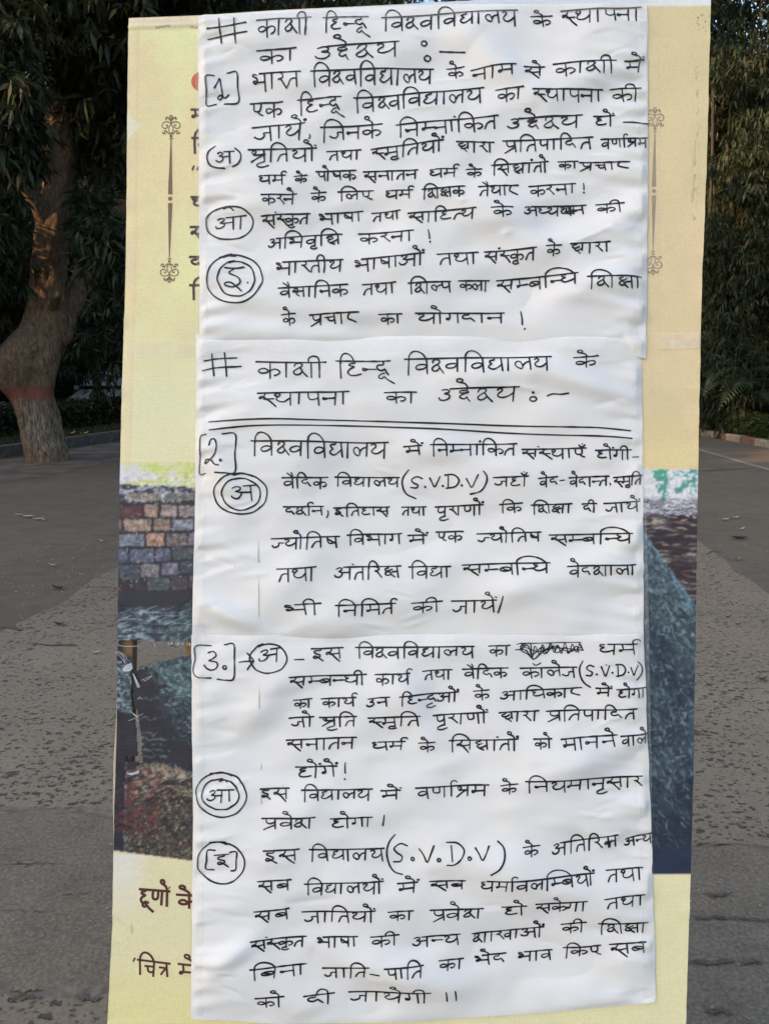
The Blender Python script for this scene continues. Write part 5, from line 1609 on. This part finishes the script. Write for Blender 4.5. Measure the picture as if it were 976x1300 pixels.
marks(3, 'J', 'struck_out_word', [scr, [(400, 110), (440, 112), (474, 150), (500, 128), (560, 104), (680, 112)], [(430, 84), (480, 84), (560, 82), (668, 80)], [(440, 100), (500, 118), (560, 96), (620, 118), (672, 98)],
      [(420, 96), (460, 84), (470, 130), (510, 100), (520, 128), (556, 100), (570, 124), (610, 100), (616, 126), (650, 96), (660, 122)], [(444, 110), (478, 148), (520, 112)], [(420, 84), (436, 98), (424, 112), (452, 130), (470, 148)]], w=1.35)
marks(3, 'J', 'bracketed_initials', [[(677, 157), (664, 186), (668, 220), (684, 248), (710, 266)], [(722, 180), (704, 174), (692, 186), (702, 196), (716, 204), (710, 218), (692, 216)],
      [(752, 180), (760, 198), (770, 220), (778, 200), (786, 176)], [(820, 178), (822, 218)], [(812, 172), (838, 172), (852, 192), (842, 212), (816, 220)], [(874, 184), (880, 200), (886, 216), (894, 198), (904, 176)],
      [(904, 160), (920, 178), (922, 204), (902, 236)]], [(734, 212, 1.5), (798, 205, 1.5), (864, 203, 1.3), (772, 172, .9)])
marks(3, 'I', 'exclamation_mark', [[(646, 574), (645, 594), (646, 614)]], [(644, 638, 1.3)])
marks(3, 'I', 'circled_letter', [ell(137, 706, 102, 88, -1.8), ell(134, 705, 75, 60, -1.8), [(90, 622), (140, 616), (180, 630)]] + glyph_at('a aa', 78, 690, 190, 684, 46) + [[(130, 652), (150, 646), (160, 654)]])
marks(3, 'I', 'full_stop', [[(806, 784), (803, 806), (800, 828)]])
marks(3, 'K', 'circled_letter', [ell(138, 168, 97, 84, -1.7), [(114, 118), (82, 120), (78, 160), (74, 196), (108, 200)], [(174, 124), (202, 122), (200, 160), (198, 196), (178, 202)], [(92, 84), (134, 84), (160, 94)]] + glyph_at('I', 110, 138, 170, 132, 50))
marks(3, 'K', 'bracketed_initials', [[(850, 54), (826, 84), (816, 124), (826, 172), (848, 202), (880, 212)], [(900, 98), (872, 90), (846, 108), (858, 126), (878, 140), (872, 160), (844, 162)], ell(922, 150, 6, 6),
      [(948, 108), (966, 132), (980, 158), (994, 128), (1008, 92)], ell(1028, 146, 6, 6), [(1078, 90), (1082, 150)], [(1060, 78), (1102, 80), (1130, 106), (1118, 140), (1090, 164), (1060, 166)], ell(1152, 138, 6, 6),
      [(1176, 98), (1190, 120), (1204, 144), (1220, 120), (1232, 92)], [(1268, 74), (1292, 100), (1294, 140), (1274, 178), (1238, 204)]])
marks(3, 'K', 'dash', [[(748, 612), (766, 614), (784, 616)]])
marks(3, 'L', 'full_stop', [[(114, 690), (117, 712), (119, 732)], [(152, 688), (155, 710), (157, 732)]])
# thin brownish scores on the paper where old tape was pulled off
for k, a_, b_ in ((2, 684, 714), (2, 730, 782), (3, 866, 896), (3, 966, 976), (3, 1000, 1018)):
    ink = new_ink(k); ink.stroke([(329 + (v - 684) * .012, v) for v in np.linspace(a_, b_, 8)], .8, .9)
    put(ink, 'scratch', k, 'pale_leaf')

# ------------------------------------------------------------------ print on the banner
hbf = lambda u, v: hb(np.asarray(u, float), np.asarray(v, float))
def bprint(name, strokes, mat, w, dots=(), lift=.0004, var=.02):
    ink = Ink(hbf, lift)
    for s_ in strokes:
        ws = w
        if isinstance(s_, tuple): s_, ws = s_
        ink.stroke(s_, ws, var, taper=False)
    for d_ in dots: ink.dot(*d_)
    return ink.build(name, M[mat], stand)
def printed(name, tokens, x0, y0, x1, y1, h, w, mat, hl0=0):
    random.seed(3); st, wd, hl = word_strokes(tokens)
    S_ = [[(x0 + (x1 - x0) * x / wd, y0 + (y1 - y0) * x / wd + y / 100. * h) for x, y in s_] for s_ in st]
    S_.append([(x0 + (x1 - x0) * hl / wd, y0), (x1, y1)])
    return bprint(name, S_, mat, w)
printed('printed_word', 'h uu N o anu', 177, 1128, 217, 1131, 20, 3.3, 'print_maroon')
printed('printed_word', 'k e', 224, 1135, 256, 1137, 17, 3.3, 'print_maroon')
printed('printed_word', 'i ch tr', 174.5, 1217.5, 217, 1223, 19, 2.7, 'print_maroon')
printed('printed_word', 'm e anu', 226, 1223, 252, 1226, 18, 2.7, 'print_maroon')
bprint('printed_quote_mark', [[(172.5, 1215), (169.5, 1220)]], 'print_maroon', 2.2)
# starts of lines that run under the paper
frag = [('m aa', 242, 139, 275, 139, 14), ('i s', 243, 175, 275, 175, 20), ('th aa', 242, 250, 275, 250, 15), ('s v', 241, 288, 285, 288, 18), ('d s', 240, 326, 285, 326, 16), ('i v', 240, 362, 278, 362, 19)]
for tk, a_, b_, c_, d_, h_ in frag: printed('printed_word', tk, a_, b_, c_, d_, h_, 3.2, 'print_brown')
bprint('printed_quote_mark', [[(246.5, 210), (244, 216)], [(252.5, 211), (250, 216)]], 'print_brown', 2.4)
rb = Ink(hbf, .0004); rb.dot(262, 103.5, 1)
rb.V = []; rb.F = []
n_ = 26
for i in range(n_):
    a_ = 6.283 * i / n_; rb.V.append((float(bx(259 + 16 * math.cos(a_))), float(by(103.5 + 13.5 * math.sin(a_))), float(hb(259., 103.)) + .0006))
rb.F.append(tuple(range(n_))[::-1]); rb.build('printed_dot', M['print_red'], stand)
def ornament(cx, top_, flip, dx=0, mat='print_ornament', tilt=-2.2):
    """vertical divider: scroll flourishes at both ends, a tapered shaft and a dot"""
    def flour(cx, y0, s):
        q = lambda x, y: (cx + x, y0 + s * y)
        S_ = []
        for m_ in (-1, 1):
            S_ += [([q(m_ * 0, 11), q(m_ * 3.5, 9.2), q(m_ * 8, 9), q(m_ * 11.2, 12), q(m_ * 10.6, 16), q(m_ * 7.4, 17.4), q(m_ * 4.2, 15.6), q(m_ * 4.8, 12.8), q(m_ * 6.8, 13.6)], 1.25)]
            S_ += [([q(0, 12), q(m_ * 2.6, 16), q(m_ * 2.6, 20), q(m_ * .8, 23.6)], 1.1)]
            S_ += [([q(0, 24), q(m_ * 3, 23.8), q(m_ * 6, 20.4), q(m_ * 8.2, 20.4), q(m_ * 7.4, 23.6), q(m_ * 9.6, 24), q(m_ * 11, 21.6)], 1.5)]
            S_ += [([q(0, 7.8), q(m_ * 3, 4.4), q(m_ * 5.8, 3.2), q(m_ * 6.4, 6.4)], 1.9)]
            S_ += [([q(0, 8), q(m_ * 1.6, 2.2), q(0, .8)], 1.6)]
        S_ += [([q(0, 5), q(0, 12)], 1.6)]
        return S_
    s1 = flour(cx, top_, 1)
    bprint('printed_flourish', s1, mat, 1.3)
    cb = cx + tilt
    y1 = top_ + 213.5
    bprint('printed_flourish', flour(cb, y1, -1), mat, 1.3)
    def shaft(ya, yb, wa, wb, xa, xb):
        ink = Ink(hbf, .0004); n = 24
        for i in range(n + 1):
            t = i / n; x = xa + (xb - xa) * t; y = ya + (yb - ya) * t; w_ = (wa + (wb - wa) * t) / 2
            z = float(hb(np.float64(x), np.float64(y))) + .0004
            ink.V += [(float(bx(x - w_)), float(by(y)), z), (float(bx(x + w_)), float(by(y)), z)]
            if i: b = 2 * i; ink.F.append((b - 2, b, b + 1, b - 1))
        ink.build('printed_shaft', M[mat], stand)
    m1 = top_ + 101; m2 = top_ + 112; xm = cx + tilt * .5
    shaft(top_ + 30, m1, 1.3, 5.6, cx, xm); shaft(m2, y1 - 31, 5.6, 1.0, xm, cb)
    bprint('printed_dot', [([(cx - 2.6, top_ + 30.4), (cx + 2.6, top_ + 30.4)], 1.2), ([(cb - 2.6, y1 - 30.4), (cb + 2.6, y1 - 30.4)], 1.2)], mat, 1.2,
           [(cx, top_ + 27.2, 2.0), (xm, (m1 + m2) / 2, 2.7), (cb, y1 - 27.2, 1.7)])
ornament(217.2, 145.5, 1)
ornament(830.5, 136.5, 1, mat='print_faded', tilt=-2.5)
for xm, ym in ((216.1, 252),):
    pass
# torn edges: loose white backing scraps and threads
def scrap(name, pts, z0, z1, mat='fibre'):
    V = []; n = len(pts)
    for i, (u, v) in enumerate(pts): V.append((float(bx(u)), float(by(v)), z0 + (z1 - z0) * (.5 + .5 * math.sin(i * 1.9))))
    return build(name, V, [tuple(range(n))[::-1]], M[mat], stand)
scrap('torn_scrap', [(157, 848), (162, 843), (168, 841), (169.5, 848), (166, 851), (161, 852), (156, 851)], .002, .006)
scrap('torn_scrap', [(169.5, 854), (172, 855), (178, 869), (179, 872), (176, 872)], .002, .006)
scrap('torn_scrap', [(168, 903), (172, 905), (177, 909), (175, 910)], .002, .006)
scrap('torn_scrap', [(161, 981), (170, 979.5), (178, 977), (177, 981.5), (168, 982.5)], .002, .005)
thr = Ink(lambda u, v: .004, 0)
random.seed(8)
for s_ in ([(147, 827), (153, 832), (160, 840)], [(149, 827), (157, 831), (161, 838)], [(151, 826), (159, 830), (163, 837)], [(153, 828), (158, 834), (160, 841)], [(151, 818), (160, 820), (178, 819.5)],
           [(165, 914), (172, 911), (183, 905)], [(172, 911), (178, 915)], [(168, 903), (176, 911)], [(181, 863), (187, 860), (192, 858)], [(184, 864), (190, 861), (194, 857)], [(196, 816), (198, 821)],
           [(176, 887), (179, 884), (181, 887)]): thr.stroke(s_, .5, .3)
for i in range(26):
    u = random.uniform(212, 243); v = 813.6 + (u - 170) * .035; thr.stroke([(u, v - .5), (u + random.uniform(-1.5, 1.5), v + random.uniform(1.5, 4))], .35)
thr.build('loose_threads', M['fibre'], stand)

# ------------------------------------------------------------------ tape
def surf(u, v):
    z = hb(u, v)
    for k, s in SH.items():
        ins = (u > interp(s['L'], v)) & (u < interp(s['R'], v)) & (v > interp(s['T'], u)) & (v < interp(s['B'], u))
        z = np.where(ins, np.maximum(z, hp(u, v, k)), z)
    return z
def tape(label, quad, mat, nu, nv, seed, lift=.0013):
    """quad: four photo-px corners tl,tr,br,bl"""
    A_, B_ = np.meshgrid(np.linspace(0, 1, nu), np.linspace(0, 1, nv))
    tl, tr, br_, bl_ = (np.array(q, float) for q in quad)
    U_ = (tl[0] * (1 - A_) + tr[0] * A_) * (1 - B_) + (bl_[0] * (1 - A_) + br_[0] * A_) * B_
    V_ = (tl[1] * (1 - A_) + tr[1] * A_) * (1 - B_) + (bl_[1] * (1 - A_) + br_[1] * A_) * B_
    base_v = max(br_[1], bl_[1])
    edge_ = np.minimum(np.minimum(A_, 1 - A_) * nu, np.minimum(B_, 1 - B_) * nv)
    z_ = surf(U_, V_); 
    for _ in range(2):   # the film bridges steps
        zp = np.pad(z_, 1, mode='edge'); z_ = np.maximum(z_, (zp[:-2, 1:-1] + zp[2:, 1:-1] + zp[1:-1, :-2] + zp[1:-1, 2:]) / 4)
    z_ = z_ + lift + .0012 * np.maximum(0, fbm(U_ / 18., V_ / 5., 3, seed) - .5)
    Vt = np.stack([bx(U_), by(V_) - by(base_v), z_], -1).reshape(-1, 3)
    idx = np.arange(nu * nv).reshape(nv, nu)
    Ft = np.stack([idx[1:, :-1], idx[1:, 1:], idx[:-1, 1:], idx[:-1, :-1]], -1).reshape(-1, 4)
    o = build_np('clear_tape', Vt, Ft, M[mat], None, True)
    o.matrix_world = BM @ Matrix.Translation((0, float(by(base_v)), 0))
    return tag(o, label, 'tape', 'strips of clear tape holding the paper')
tape('clear tape running across the left part of the banner at the first sheet join', [(162, 436), (258, 434), (258, 453), (162, 456)], 'tape', 60, 16, 91)
tape('clear tape over the join of the top and middle sheets', [(258, 434), (812, 430), (812, 447), (258, 449)], 'tape', 230, 10, 92, .0016)
tape('pale tape patch running from the paper to the right edge of the banner', [(836, 424), (886.5, 422.5), (886.5, 442), (836, 444)], 'tape_patch', 36, 12, 93)
tape('long vertical tape down the right edge of the top sheet', [(806, 8), (835.5, 6), (835.5, 470), (806, 456)], 'tape_cream', 22, 240, 94, .0018) if False else None
tape('long pale tape strip down the banner beside the top sheet', [(820.5, 8), (835, 6), (836, 500), (820, 500)], 'tape_cream', 14, 260, 94, .0016)
tape('clear tape down the right margin of the top sheet', [(808, 10), (820.5, 9), (819.5, 455), (806, 455)], 'tape', 12, 240, 95, .0019)
tape('clear tape down the left margin of the top sheet', [(249, 24), (264, 22), (265, 433), (250, 433)], 'tape', 14, 230, 96, .0019)
tape('clear tape over the join of the middle and bottom sheets', [(245, 803), (815, 803), (815, 815), (245, 815)], 'tape', 230, 9, 97, .0019)
tape('clear tape down the left margin of the middle and bottom sheets', [(248.5, 456), (262, 456), (259, 1285), (244, 1288)], 'tape', 14, 330, 98, .0021)
tape('clear tape down the right margin of the middle and bottom sheets', [(799, 458), (815, 458), (832.5, 1262), (814, 1268)], 'tape', 14, 330, 99, .0021)
tape('clear tape along the top edge of the banner', [(166, 26), (816, 6), (816, 16), (166, 38)], 'tape', 230, 10, 90, .0023)
print('objects', len(bpy.data.objects), 'tris', sum(len(o.data.polygons) for o in bpy.data.objects if o.type == 'MESH') * 2)
